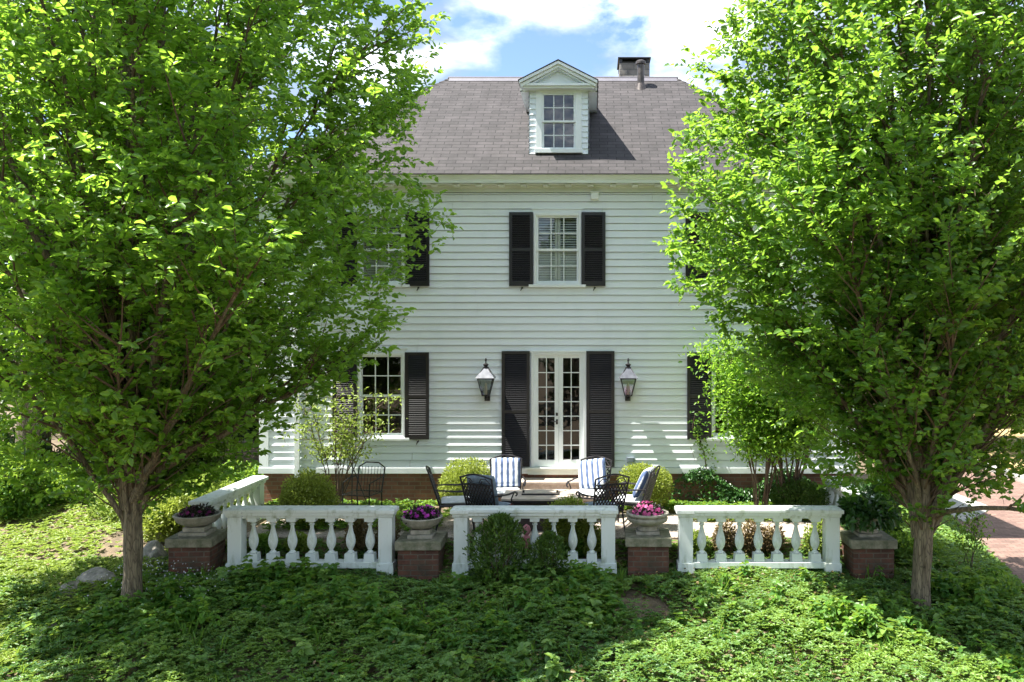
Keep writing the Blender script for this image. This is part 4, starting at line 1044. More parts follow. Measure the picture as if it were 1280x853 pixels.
put(c1, 'patio chair with upright striped cushion directly left of the stone steps, facing us', X(633, 14.3), 14.25, R(180+6))
c2 = copy_tree(c1); put(c2, 'patio chair with a tilted striped cushion in front of the right door shutter', X(737, 14.15), 14.1, R(180-16))
for ch in c2.children:
    if ch.name.startswith('back_cushion'): ch.rotation_euler = (R(20), R(10), 0); ch.location.x = 0.02
c3 = copy_tree(c1); put(c3, 'patio chair seen side on with its thick cushion leaning back, right end of the group', X(787, 13.6), 13.55, R(72))
for ch in c3.children:
    if ch.name.startswith('back_cushion'): ch.rotation_euler = (R(26), R(0), 0)
c4 = make_chair(False); put(c4, 'dark patio chair with bare lattice back and pale seat, left end of the group', X(571, 13.5), 13.45, R(-80))
c5 = make_chair(True, 'bluecloth'); put(c5, 'dark lattice backed chair with blue cushion, its back to us, beside the small fir-like shrub', X(612, 12.9), 13.02, R(-24))
for ch in c5.children:
    if ch.name.startswith('back_cushion'): ch.data = ch.data.copy(); ch.data.materials[0] = M['bluecloth']
c6 = make_chair(False, 'bluecloth'); put(c6, 'dark lattice backed chair with its back to us at the right front table corner', X(752, 13.0), 13.02, R(22))
# fire table
tb = thing('fire_table', 'low rectangular table with pale top and raised tray between the patio chairs', 'table', (TABC[0], TABC[1], 0.03))
MB().box(-0.60, 0.60, -0.42, 0.42, 0.50, 0.535).build('tabletop', M['tabletop'], tb, bevel=0.006)
MB().box(-0.42, 0.42, -0.28, 0.28, 0.0, 0.499).build('base', M['tablebox'], tb, bevel=0.01)
MB().box(-0.585, 0.585, -0.405, 0.405, 0.46, 0.4995).build('apron', M['alum'], tb)
tr = MB().box(-0.30, 0.30, -0.13, 0.15, 0.536, 0.556); tr.build('burner_tray', M['alum'], tb, bevel=0.003)
MB().box(-0.285, 0.285, -0.115, 0.135, 0.557, 0.575).build('burner_cover', M['tabletop'], tb, bevel=0.003)
kn = MB(); kn.tube([(-0.27,-0.10,0.575),(-0.27,-0.10,0.61)], 0.018, 8); kn.tube([(0.27,-0.10,0.575),(0.27,-0.10,0.61)], 0.018, 8); kn.build('tray_knob', M['alum'], tb)
# old wire chair and low stand on the left of the terrace
wc = thing('wire_chair', 'black wire garden chair under the left ground floor window', 'chair', (X(452, 14.3), 14.35, 0.03), R(165))
w_ = MB(); 
for sx in (-1,1):
    w_.tube([(sx*0.25,0.22,0.0),(sx*0.25,0.2,0.6),(sx*0.27,0.0,0.64),(sx*0.26,-0.25,0.66)], 0.012, 6); w_.tube([(sx*0.23,-0.26,0.0),(sx*0.24,-0.22,0.4),(sx*0.25,-0.32,0.8)], 0.012, 6)
w_.tube([(-0.25,-0.32,0.8),(-0.12,-0.34,0.88),(0.12,-0.34,0.88),(0.25,-0.32,0.8)], 0.012, 6)
w_.build('frame', M['iron'], wc)
w_ = MB()
for i in range(9):
    u = -0.24 + 0.06*i; w_.tube([(u,0.22,0.40),(u,-0.24,0.40)], 0.005, 4)
w_.tube([(-0.25,0.23,0.40),(0.25,0.23,0.40),(0.25,-0.24,0.40),(-0.25,-0.24,0.40),(-0.25,0.23,0.4)], 0.010, 6); w_.build('seat', M['iron'], wc)
w_ = MB()
for i in range(9):
    u = -0.24 + 0.06*i; w_.tube([(u,-0.24,0.40),(u,-0.32,0.82)], 0.005, 4)
w_.build('backrest', M['iron'], wc)
ls = thing('plant_stand', 'low black metal stand beside the yellowish bush', 'stand', (X(425, 13.6), 13.65, 0.03))
s_ = MB(); s_.lathe(0,0,[(0.24,0.30),(0.24,0.315)],20); s_.build('shelf_top', M['iron'], ls)
s_ = MB()
for i in range(3):
    a = i*2*PI/3+0.4; s_.tube([(0.2*math.cos(a),0.2*math.sin(a),0.30),(0.12*math.cos(a),0.12*math.sin(a),0.15),(0.24*math.cos(a),0.24*math.sin(a),0.0)], 0.010, 6)
s_.build('leg_frame', M['iron'], ls)
tp = thing('plant_trellis', 'leaning black rod tripod against the siding left of the wire chair', 'trellis', (X(432, 14.9), 14.9, 0.0))
s_ = MB()
for (a, b_) in (((-0.15,0,0),(0.28,0.1,1.15)),((0.42,0.05,0),(-0.12,0.15,1.3)),((0.15,-0.15,0),(0.1,0.1,1.25))): s_.tube([a, b_], 0.009, 6)
s_.build('rod', M['iron'], tp)
# small pink ornament hanging behind the middle balustrade
pk = thing('garden_ornament', 'small faded pink ornament between the balusters behind the shrubs', 'ornament', (X(658, 12.5), 12.52, -0.05))
s_ = MB(); s_.lathe(0,0,[(0.02,-0.15),(0.02,0.1),(0.05,0.1),(0.055,0.16),(0.03,0.19),(0.05,0.22),(0.065,0.27),(0.05,0.32),(0.01,0.35)],14); s_.build('figure', M['pinkpaint'], pk, smooth=True)

# ------------------------------------------------------------------ rocks and stepping stones on the left
def rock(px, py, d, sx, sy, sz, seed, label, name='garden_rock', flat=False):
    rg = random.Random(seed)
    import bmesh
    bm = bmesh.new(); bmesh.ops.create_icosphere(bm, subdivisions=3, radius=1)
    off = Vector((rg.random()*9, rg.random()*9, 0))
    for v in bm.verts:
        n = mnoise.noise(v.co*1.3 + off)*0.35 + mnoise.noise(v.co*3.1 + off)*0.12
        v.co *= 1 + n + 0.10*abs(mnoise.noise(v.co*5.5 + off)); v.co.x *= sx; v.co.y *= sy; v.co.z *= sz
        if flat and v.co.z > sz*0.5: v.co.z = sz*0.5 + (v.co.z - sz*0.5)*0.15
    me = bpy.data.meshes.new(name); bm.to_mesh(me); bm.free(); me.materials.append(M['rock'])
    me.polygons.foreach_set('use_smooth', [True]*len(me.polygons))
    o = bpy.data.objects.new(name, me); COL.objects.link(o)
    x = X(px, d); o.location = (x, d, Hs(x, d) + sz*0.25); o.rotation_euler = (0,0,rg.random()*3)
    tag(o, label, 'rock', 'rocks left of the tree')
def gd(py, z=-0.5): return (CZ - z)*F/(py - VY)
for (px, py, sx, sy, sz, lab, fl) in ((120,738,0.34,0.20,0.19,'largest pale rock just left of the big tree trunk',False),(88,745,0.20,0.15,0.15,'small pale rock at the left end of the large rock',False),
        (68,772,0.20,0.13,0.20,'low flat rock nearest us in the groundcover',True),(193,712,0.24,0.16,0.22,'pale rock tucked between the tree and the brick pillar',False),
        (205,693,0.18,0.12,0.14,'rock behind the tree beside the purple foliage pillar',False)):
    rock(px, py, gd(py, -0.42), sx, sy, sz, int(px), lab, flat=fl)
pth = MB()
pp = [(-7.6,12.6),(-7.2,13.0),(-6.9,13.7),(-7.1,14.6),(-7.5,15.6)]
# ------------------------------------------------------------------ trees
def make_tree(name, label, base, prof, ysc, nst, seed, leafmat_, fork, trunk_r, nleaf_per=11, lsize=0.096, lean=(0,0), ztop=11.0, extra=(), nfree=4700, keep=None, rs_top=1.0):
    rng = np.random.default_rng(seed); rg = random.Random(seed)
    bx_, by_, bz_ = base
    t = thing(name, label, 'tree', base)
    zs_ = [p[0] for p in prof]; rs_ = [p[1] for p in prof]
    def rad(z): return float(np.interp(z, zs_, rs_))
    cx = lambda z: lean[0]*np.clip((z-1)/6, 0, 1)
    wood = MB(); segs = []       # world coordinates relative to base
    # trunk
    pts = []; rr = []
    hf = fork
    for i in range(10):
        u = i/9; pts.append(Vector((0.02*math.sin(u*4+seed), 0.02*math.cos(u*3), -0.15 + (hf+0.15)*u)))
        rr.append(trunk_r*(1.0 - 0.13*u + 0.55*math.exp(-u*9) + 0.05*math.sin(u*11)) * (1.0 + 0.10*max(0,u-0.8)*5))
    trk = MB(); n = 26; vs = []; fs = []
    for k_, p in enumerate(pts):
        for i in range(n):
            a = 2*PI*i/n; f_ = 1 + 0.06*math.sin(a*3+k_*0.2+seed) + 0.035*math.sin(a*7+1) + 0.02*rg.uniform(-1,1)
            vs.append((p.x + rr[k_]*f_*math.cos(a), p.y + rr[k_]*f_*math.sin(a), p.z))
    for k_ in range(len(pts)-1):
        for i in range(n):
            j = (i+1)%n; fs.append((k_*n+i, k_*n+j, (k_+1)*n+j, (k_+1)*n+i))
    fs.append(tuple((len(pts)-1)*n+i for i in range(n)))
    trk.add(vs, fs)
    tips = []                     # (position, direction, weight)
    def bez(p0, p1, p2, m_): return [p0*(1-u)**2 + p1*2*u*(1-u) + p2*u*u for u in [i/m_ for i in range(m_+1)]]
    secs = []
    for i in range(nst):
        phi = 2*PI*(i*0.381966) + rg.uniform(-0.3, 0.3)
        q = (i + 0.5)/nst
        zt = 2.2 + (ztop - 2.2)*(q**0.75) + rg.uniform(-0.3, 0.3); zt = min(zt, ztop-0.2)
        r_ = rad(zt)*(rg.uniform(0.55, 0.88) if q < 0.85 else rg.uniform(0.2, 0.9))
        tgt = Vector((cx(zt) + r_*math.cos(phi), r_*ysc*math.sin(phi), zt - bz_))
        st_z = hf - 0.05 + rg.uniform(-0.2, 0.45)
        p0 = Vector((trunk_r*0.55*math.cos(phi), trunk_r*0.55*math.sin(phi), st_z))
        p1 = Vector((tgt.x*(0.22 if q > 0.3 else 0.36), tgt.y*(0.22 if q > 0.3 else 0.36), st_z + (tgt.z-st_z)*(0.50 if q > 0.3 else 0.42)))
        pl = bez(p0, p1, tgt, 12)
        for k_ in range(1, 12): pl[k_] += Vector((rg.uniform(-1,1), rg.uniform(-1,1), rg.uniform(-1,1)))*0.045
        r0 = trunk_r*(rg.uniform(0.36, 0.55) if i % 5 == 0 else rg.uniform(0.18, 0.34))
        trk.tube(pl, [r0*(1-u/12)**0.8 + 0.009 for u in range(13)], 8)
        for k_ in range(1, 13):
            for rep in range(3):
                f_ = rg.random(); a = pl[k_-1].lerp(pl[k_], f_); secs.append((a, (pl[k_]-pl[k_-1]).normalized(), phi))
        tips.append((tgt, (pl[-1]-pl[-2]).normalized()))
    for (d0, d1, d2) in extra:    # named low branches, relative to base
        pl = bez(Vector(d0), Vector(d1), Vector(d2), 8); trk.tube(pl, [0.03*(1-u/9)+0.006 for u in range(9)], 7)
        for k_ in range(3, 9):
            for rep in range(2): secs.append((pl[k_], (pl[k_]-pl[k_-1]).normalized(), math.atan2(d2[1], d2[0])))
    tw = []
    for (a, dr_, phi) in secs:
        out_ = Vector((a.x - cx(a.z+bz_), a.y/ysc, 0)); rl = out_.length; R_ = rad(a.z + bz_)
        if rl > 0.01: out_.normalize()
        ang = rg.uniform(-1.2, 1.2)
        o2 = Vector((out_.x*math.cos(ang)-out_.y*math.sin(ang), out_.x*math.sin(ang)+out_.y*math.cos(ang), 0))
        d_ = (o2*rg.uniform(0.5,1.0) + Vector((0,0,rg.uniform(0.15,0.9))) + dr_*0.3).normalized()
        ln = rg.uniform(0.5, 1.5)
        ln = min(ln, max(0.3, (R_*1.03 - rl)*rg.uniform(0.8,1.2)+0.15))
        if rl < R_*0.5 and rg.random() < 0.55: continue
        end = a + d_*ln + Vector((0,0,0.08*ln)); mid = (a+end)/2 + Vector((rg.uniform(-1,1),rg.uniform(-1,1),rg.uniform(-1,1)))*0.05
        wood.tube([a, mid, end], [0.011+0.006*ln, 0.009, 0.004], 5, cap=False)
        m_ = max(2, int(ln/0.11))
        for k_ in range(m_):
            u = 0.2 + 0.8*(k_+rg.random())/m_
            p = a.lerp(mid, u*2) if u < 0.5 else mid.lerp(end, u*2-1)
            td = (d_*0.6 + Vector((rg.uniform(-1,1), rg.uniform(-1,1), rg.uniform(-0.35,0.8)))).normalized()
            tl = rg.uniform(0.15, 0.42)
            if p.z + bz_ < 3.3 and p.y < 0.1 and rl < R_*0.8 and rg.random() < 0.6: continue
            tw.append((p, td, tl))
        tw.append((end, d_, 0.25))
    # leafy twigs through the outer crown
    lc = [(rg.uniform(0, 2*PI), rg.uniform(1, ztop), rg.uniform(0.5, 1.1)) for _ in range(46)]
    cnt = 0
    while cnt < nfree:
        zz = rg.uniform(0.95, ztop); R_ = rad(zz)
        if rg.random() > R_/4.0: continue
        a_ = rg.uniform(0, 2*PI); f_ = 0.86
        if zz < 3.8 and abs(math.sin(a_)) > 0.5 and rg.random() < (1.0 - 0.17*zz if zz > 1.6 else 0.72): continue
        for (la, lz, lw) in lc:
            da = (a_-la+PI)%(2*PI)-PI; dd = (da*R_)**2*0.8 + (zz-lz)**2
            f_ = max(f_, 0.86 + 0.24*lw*math.exp(-dd/0.55))
        gap = mnoise.noise(Vector((math.cos(a_)*R_*0.9, math.sin(a_)*R_*0.9, zz*0.9 + seed)))
        if gap < -0.03 and rg.random() < 0.88: continue
        rr_ = R_*f_*(1 - 0.42*rg.random()**1.5)
        p_ = Vector((cx(zz) + rr_*math.cos(a_), ysc*rr_*math.sin(a_), zz - bz_))
        td = Vector((math.cos(a_)*0.5 + rg.uniform(-0.9,0.9), math.sin(a_)*0.5 + rg.uniform(-0.9,0.9), rg.uniform(-0.3,1.1))).normalized()
        tw.append((p_ - td*0.15, td, rg.uniform(0.18, 0.42))); cnt += 1
    # twigs as thin three-sided tubes, leaves along them
    TP = np.array([tuple(x[0]) for x in tw]); TD = np.array([tuple(x[1]) for x in tw]); TL = np.array([x[2] for x in tw])
    if keep is not None:
        mk = keep(TP + np.array(base)); TP, TD, TL = TP[mk], TD[mk], TL[mk]
    e = TP + TD*TL[:,None]; s1 = unit(np.cross(TD, rng.normal(size=TD.shape)))*0.003; s2 = np.cross(TD, s1)
    Vt = np.stack([TP+s1, TP-s1*0.5+s2, TP-s1*0.5-s2, e], 1).reshape(-1,3); bI = (np.arange(len(TP))*4)[:,None]
    Ft = np.concatenate([bI+np.array([[0,1,3]]), bI+np.array([[1,2,3]]), bI+np.array([[2,0,3]])], 1).reshape(-1,3)
    n = len(TP)*nleaf_per; idx = np.repeat(np.arange(len(TP)), nleaf_per); u = np.tile(np.linspace(0.15,1.0,nleaf_per), len(TP)) + rng.normal(size=n)*0.04
    P = TP[idx] + TD[idx]*(TL[idx]*u)[:,None]
    side = np.where(np.arange(n)%2 == 0, 1.0, -1.0)[:,None]
    hor = unit(np.cross(TD[idx], np.array([0,0,1.0])) + 1e-6)
    D = unit(hor*side*0.9 + TD[idx]*0.7 + rng.normal(size=(n,3))*0.35 + np.array([0,0,-0.12]))
    oo = P*np.array([1,1,0]); oo = unit(oo)
    Nr = unit(np.array([-0.25,-0.05,0.9]) + oo*0.35 + np.array([0,-0.2,0]) + rng.normal(size=(n,3))*0.62)
    P = P + D*0.012
    ln = lsize*(0.5 + 0.8*rng.random(n))
    twr = rng.random(len(TP)); rnd = np.clip(0.55*twr[idx] + 0.45*rng.random(n), 0, 1)
    # young tips are lighter
    rnd = np.clip(rnd*0.8 + 0.22*(u > 0.85), 0, 1)
    trk.build('trunk', M['bark'], t, smooth=True, fixn=False)
    br = wood.build('branches', M['twig'], t, fixn=False)
    mesh_np('twigs', Vt, Ft, M['twig'], br)
    leaf_obj('crown', P, D, Nr, ln, ln*0.62, leafmat_, t, rnd)
    print(name, 'twigs', len(TP), 'leaves', n)
    return t
TD1 = 11.0
tx1 = X(165, TD1); tz1 = Hs(tx1, TD1)
prof1 = [(0.6,0.3),(0.9,0.6),(1.25,1.4),(1.65,2.05),(2.3,2.7),(2.9,3.35),(3.4,3.85),(4.0,3.95),(4.7,4.0),(5.8,3.95),(6.6,3.75),(7.5,3.6),(9.0,2.9),(10.3,1.6),(11,0.4)]
make_tree('shade_tree', 'large leafy tree with upright limbs at the left, its trunk near the purple foliage urn', (tx1, TD1, tz1), prof1, 0.78, 50, 11, LF['tree'], 1.28, 0.122, lean=(0.1,0))
tx2 = X(1153, TD1); tz2 = Hs(tx2, TD1)
prof2 = [(0.6,0.3),(0.9,0.7),(1.3,1.6),(1.8,2.0),(2.3,2.35),(3.0,2.75),(3.8,3.1),(4.7,3.35),(5.6,3.35),(6.3,3.1),(7.5,2.5),(9.0,2.0),(10.3,1.1),(10.8,0.3)]
make_tree('shade_tree', 'leafy tree with many upright limbs on the right, beside the brick driveway', (tx2, TD1, tz2), prof2, 0.8, 48, 29, LF['tree2'], 1.22, 0.122, lean=(0.0,0), ztop=10.8,
          extra=[((0.1,-0.05,1.3),(0.8,-1.4,1.9),(1.15,-3.0,1.42))])

# background trees: a few kinds, copied
def bg_tree(label, x, y, h, r, seed, mat, nleaf, lsz, trunk=0.2, crown_lo=0.25, cat='tree', name='background_tree', group='trees round the house'):
    rng = np.random.default_rng(seed); rg = random.Random(seed)
    t = thing(name, label, cat, (x, y, Hs(x, y)), 0, group)
    nl = 26; cl = []
    for i in range(nl):
        u = crown_lo + (1-crown_lo)*(i+0.5)/nl; rr = r*math.sin(PI*min(1,max(0.08,(u-crown_lo)/(1-crown_lo)*0.88+0.1)))**0.7
        a = i*2.4; q = rg.uniform(0.35,0.85)
        cl.append((rr*q*math.cos(a), rr*q*math.sin(a), h*u, rr*rg.uniform(0.35,0.55)+0.25))
    Ps, Ds = [], []
    for c in cl:
        P, d = blob_points(rng, nleaf//nl, (c[3],c[3],c[3]*0.75), shell=0.35, lump_amt=0.4)
        Ps.append(P + np.array(c[:3])); Ds.append(d)
    P = np.concatenate(Ps); d = np.concatenate(Ds); n = len(P)
    D = unit(d*0.6 + rng.normal(size=(n,3))*0.7); Nr = unit(np.array([0,0,1.0]) + d*0.5 + rng.normal(size=(n,3))*0.5)
    ln = lsz*(0.6+0.8*rng.random(n)); leaf_obj('crown', P, D, Nr, ln, ln*0.65, mat, t, rng=rng)
    w = MB(); w.tube([(0,0,-0.3),(0.05,0,h*0.3),(-0.05,0.05,h*0.65),(0,0,h*0.92)], [trunk*1.2,trunk*0.9,trunk*0.5,trunk*0.12], 10)
    for c in cl[::2]:
        z0 = c[2]*0.72; w.tube([(0,0,z0),(c[0]*0.5,c[1]*0.5,c[2]*0.84),(c[0],c[1],c[2])], [trunk*0.35,trunk*0.22,0.02], 6)
    w.build('trunk', M['bark'], t, smooth=True, fixn=False)
    return t
K1 = bg_tree('tall broad green tree beyond the left end of the house', -10.5, 22, 11, 3.6, 101, LF['far'], 15000, 0.17)
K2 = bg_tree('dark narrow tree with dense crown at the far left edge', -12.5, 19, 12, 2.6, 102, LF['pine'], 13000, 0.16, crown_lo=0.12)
K3 = bg_tree('light green tree beyond the driveway on the right', 12.5, 27, 9, 3.4, 103, LF['tree'], 14000, 0.17)
def cp(k, label, x, y, s, rz):
    c = copy_tree(k); c['label'] = label; c.location = (x, y, Hs(x, y)); c.scale = (s, s, s); c.rotation_euler.z = rz; return c
cp(K2, 'dark tree standing behind the left shade tree trunk', -9.6, 18.2, 0.75, 1.1)
cp(K1, 'green tree behind the dark trees at the left', -14.5, 27, 1.1, 2.0)
cp(K2, 'dark tree between two green trees at the left', -12.0, 25, 1.0, 2.9)
cp(K1, 'farthest green tree seen left of the house wall', -7.8, 31, 1.0, 4.0)
cp(K1, 'green tree filling the gap right of the house', 8.4, 30, 1.0, 5.0)
cp(K3, 'pale green tree farthest along the driveway', 16.5, 35, 1.2, 1.3)
cp(K1, 'big green tree above the dry verge on the right', 15.8, 24, 0.95, 3.3)
cp(K3, 'pale green tree straight behind the right tree crown', 7.2, 38, 1.15, 2.2)
cp(K2, 'dark tree at the end of the brick driveway', 11.5, 42, 1.2, 0.4)
# trees across the street, seen only in the window panes
for i, (x, y, s, k) in enumerate(((-14,-14,0.9,K1),(-7,-17,0.95,K3),(-1,-15,0.8,K2),(5,-18,1.0,K1),(11,-15,0.9,K3),(18,-17,1.0,K1),(-21,-16,1.0,K1),(2,-24,1.35,K1),(-10,-25,1.3,K1),(13,-25,1.3,K1))):
    cp(k, 'tree across the street reflected in the window panes', x, y, s*1.2, i*1.7)['group'] = 'street trees reflected in the panes'

# far woods: one mass
rng = np.random.default_rng(77)
n = 60000; a = rng.random(n)
xw = rng.uniform(-95, 95, n); yw = 58 + rng.random(n)*14; hz = (5.5 + 1.8*np.sin(xw*0.21) + 1.3*np.sin(xw*0.57+1) + 0.8*np.sin(xw*1.3))
zw = 2.0 + hz*rng.random(n)**0.7
P = np.stack([xw, yw, zw], 1); D = unit(rng.normal(size=(n,3))); Nr = unit(rng.normal(size=(n,3)) + np.array([0,-0.3,0.8]))
ln = 0.55*(0.6+0.7*rng.random(n))
wd = leaf_obj('woods', P, D, Nr, ln, ln*0.8, LF['far'], None, rng=rng); tag(wd, 'mass of far green woods beyond the gardens', 'woods', kind='stuff')

# ------------------------------------------------------------------ shrubs
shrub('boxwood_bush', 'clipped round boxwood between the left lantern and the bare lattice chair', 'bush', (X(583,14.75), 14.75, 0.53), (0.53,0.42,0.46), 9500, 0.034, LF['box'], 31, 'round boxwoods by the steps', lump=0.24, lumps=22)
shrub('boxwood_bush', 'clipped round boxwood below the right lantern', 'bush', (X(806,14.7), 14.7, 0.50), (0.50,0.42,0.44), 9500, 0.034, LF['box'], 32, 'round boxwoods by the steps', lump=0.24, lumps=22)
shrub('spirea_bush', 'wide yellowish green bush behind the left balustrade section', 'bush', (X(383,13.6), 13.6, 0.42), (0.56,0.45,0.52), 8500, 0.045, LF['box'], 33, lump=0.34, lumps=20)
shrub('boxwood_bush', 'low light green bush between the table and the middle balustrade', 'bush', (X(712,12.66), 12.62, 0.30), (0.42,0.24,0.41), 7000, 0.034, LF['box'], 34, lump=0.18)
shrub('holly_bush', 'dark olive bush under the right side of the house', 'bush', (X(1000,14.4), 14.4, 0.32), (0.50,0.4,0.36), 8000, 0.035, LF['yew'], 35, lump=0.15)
def cone_shrub(name, label, x, y, z0, h, r, n, size, mat, seed):
    rng = np.random.default_rng(seed); t = thing(name, label, 'shrub', (x, y, z0), 0, 'dark shrubs in front of the middle balustrade')
    u = rng.random(n)**0.85; a = rng.random(n)*2*PI; prof = np.interp(u, [0,0.12,0.35,0.55,0.72,0.86,1.0], [0.40,0.80,1.0,1.0,0.85,0.60,0.20])
    lump = 1 + 0.20*np.sin(a*3 + u*11 + seed) + 0.16*np.sin(a*5 - u*19) + 0.10*rng.normal(size=n)
    q = np.sqrt(rng.random(n))*0.7 + 0.32
    P = np.stack([r*prof*lump*q*np.cos(a), r*prof*lump*q*np.sin(a), h*u], 1)
    d = unit(P*np.array([1,1,0.2]) + 1e-6); D = unit(d*0.7 + rng.normal(size=(n,3))*0.5 + np.array([0,0,0.6])); Nr = unit(d*0.4 + rng.normal(size=(n,3))*0.5 + np.array([0,0,0.8]))
    ln = size*(0.7+0.6*rng.random(n)); leaf_obj('foliage', P, D, Nr, ln, ln*0.55, mat, t, rng=rng)
    w = MB()
    for i in range(9):
        aa = i*0.9; w.tube([(0,0,-0.05),(r*0.3*math.cos(aa),r*0.3*math.sin(aa),h*0.35),(r*0.5*math.cos(aa),r*0.5*math.sin(aa),h*(0.5+0.05*i))], [0.012,0.008,0.003], 5)
    w.build('stem', M['twig'], t, fixn=False)
    return t
cone_shrub('yew_shrub', 'larger dark green shrub standing before the middle balustrade', X(624,11.85), 11.85, -0.42, 0.98, 0.40, 3600, 0.050, LF['yew'], 41)
cone_shrub('yew_shrub', 'smaller dark green shrub right of the larger one before the middle balustrade', X(686,11.85), 11.85, -0.40, 0.72, 0.25, 2200, 0.044, LF['yew'], 42)
# understory shrubs with visible stems
def stem_shrub(name, label, x, y, z0, h, spread, nst, nleaf, size, mat, seed, leaf_from=0.35, cluster=0.16, cat='shrub', stem_r=0.014, bend=1.0, ylim=None):
    rng = np.random.default_rng(seed); rg = random.Random(seed)
    t = thing(name, label, cat, (x, y, z0)); w = MB(); ends = []
    for i in range(nst):
        a = rg.random()*2*PI; r_ = spread*rg.uniform(0.3,1.0); hh = h*rg.uniform(0.65,1.0)
        tgt = Vector((r_*math.cos(a), r_*0.6*math.sin(a), hh)); 
        if ylim: tgt.y = min(tgt.y, ylim)
        p1 = Vector((tgt.x*0.25*bend, tgt.y*0.25, hh*0.5))
        pl = [Vector((0.05*math.cos(a),0.05*math.sin(a),-0.05))*(1-u)**2 + p1*2*u*(1-u) + tgt*u*u for u in [k_/8 for k_ in range(9)]]
        for k_ in range(1,8): pl[k_] += Vector((rg.uniform(-1,1),rg.uniform(-1,1),0))*0.035
        w.tube(pl, [stem_r*(1-k_/10) for k_ in range(9)], 6)
        for k_ in range(4, 9):
            for rep in range(3):
                p = pl[k_]; d_ = Vector((rg.uniform(-1,1), rg.uniform(-1,0.6), rg.uniform(0.0,0.9))).normalized()*rg.uniform(0.12,0.45)*spread*0.8
                e_ = p + d_
                if ylim: e_.y = min(e_.y, ylim)
                w.tube([p, (p+e_)/2+Vector((0,0,0.02)), e_], [0.006,0.004,0.002], 4)
                if e_.z > h*leaf_from: ends.append(e_)
    w.build('stem', M['twig'], t, fixn=False)
    if nleaf:
        E = np.array([tuple(e_) for e_ in ends]); idx = rng.integers(0, len(E), nleaf)
        P = E[idx] + rng.normal(size=(nleaf,3))*np.array([cluster,cluster*0.8,cluster*0.6])
        if ylim: P[:,1] = np.minimum(P[:,1], ylim + 0.0)
        D = unit(rng.normal(size=(nleaf,3)) + np.array([0,-0.2,0.1])); Nr = unit(np.array([0,-0.2,1.0]) + rng.normal(size=(nleaf,3))*0.5)
        ln = size*(0.6+0.7*rng.random(nleaf)); leaf_obj('foliage', P, D, Nr, ln, ln*0.5, mat, t, rng=rng)
    return t
stem_shrub('flowering_shrub', 'open branching shrub with sparse light leaves before the left ground floor window', X(420,14.8), 14.75, 0.0, 2.1, 1.15, 11, 1500, 0.07, LF['lime'], 51, leaf_from=0.45, cluster=0.10, ylim=0.45)
stem_shrub('dogwood_shrub', 'bright light green shrub growing before the right ground floor window', X(950,14.4), 14.3, 0.0, 2.8, 1.05, 16, 13000, 0.075, LF['tree'], 52, leaf_from=0.05, cluster=0.17, ylim=0.9)
stem_shrub('dogwood_shrub', 'green shrub with dark leaning stems beside the covered right window', X(985,14.6), 14.5, 0.0, 2.7, 1.3, 16, 8000, 0.075, LF['tree2'], 53, leaf_from=0.45, cluster=0.17, ylim=0.6, stem_r=0.022)
stem_shrub('young_sapling', 'thin leafy sapling right of the right tree trunk at the driveway edge', X(1212,12.6), 12.6, Hs(X(1212,12.6),12.6), 0.95, 0.25, 5, 380, 0.06, LF['weed'], 54, leaf_from=0.2, cluster=0.08, stem_r=0.007)
# shrubs along the inside of the front balustrade (their leafy twigs show between the balusters)
stuff_i = 0
for (pxa, lab, mt, zc, rz_) in ((332,'fern green low plant behind the leftmost balusters',LF['weed'],-0.02,0.20),(372,'light green fern behind the left balustrade section',LF['lime'],0.0,0.18),
        (446,'brown twigged bush behind the last left section balusters',LF['dead'],0.10,0.40),(484,'brown twigged bush showing in the gap beside the magenta urn pillar',LF['dead'],0.08,0.42),
        (738,'yellow green bush behind the right end of the middle section',LF['box'],0.04,0.40),(715,'leafy green plant low behind the middle section',LF['weed'],-0.05,0.22),
        (870,'light green plant behind the first balusters of the right section',LF['lime'],0.0,0.26),(905,'brown and green bush behind the right balustrade section',LF['dead'],0.05,0.34),
        (940,'dry brown bush in the middle of the right section',LF['dead'],0.05,0.34),(965,'brownish bush right of the middle of the right section',LF['dead'],0.0,0.28),(1022,'lime green plant behind the last right balusters',LF['lime'],0.05,0.34)):
    stuff_i += 1
    shrub('border_plant', lab, 'plant', (X(pxa,12.55), 12.56, zc), (0.24,0.13,rz_), 1500, 0.045, mt, 60+stuff_i, 'plants along the inside of the balustrade', stems=7, zbase=-0.22, shell=0.2, lump=0.35)
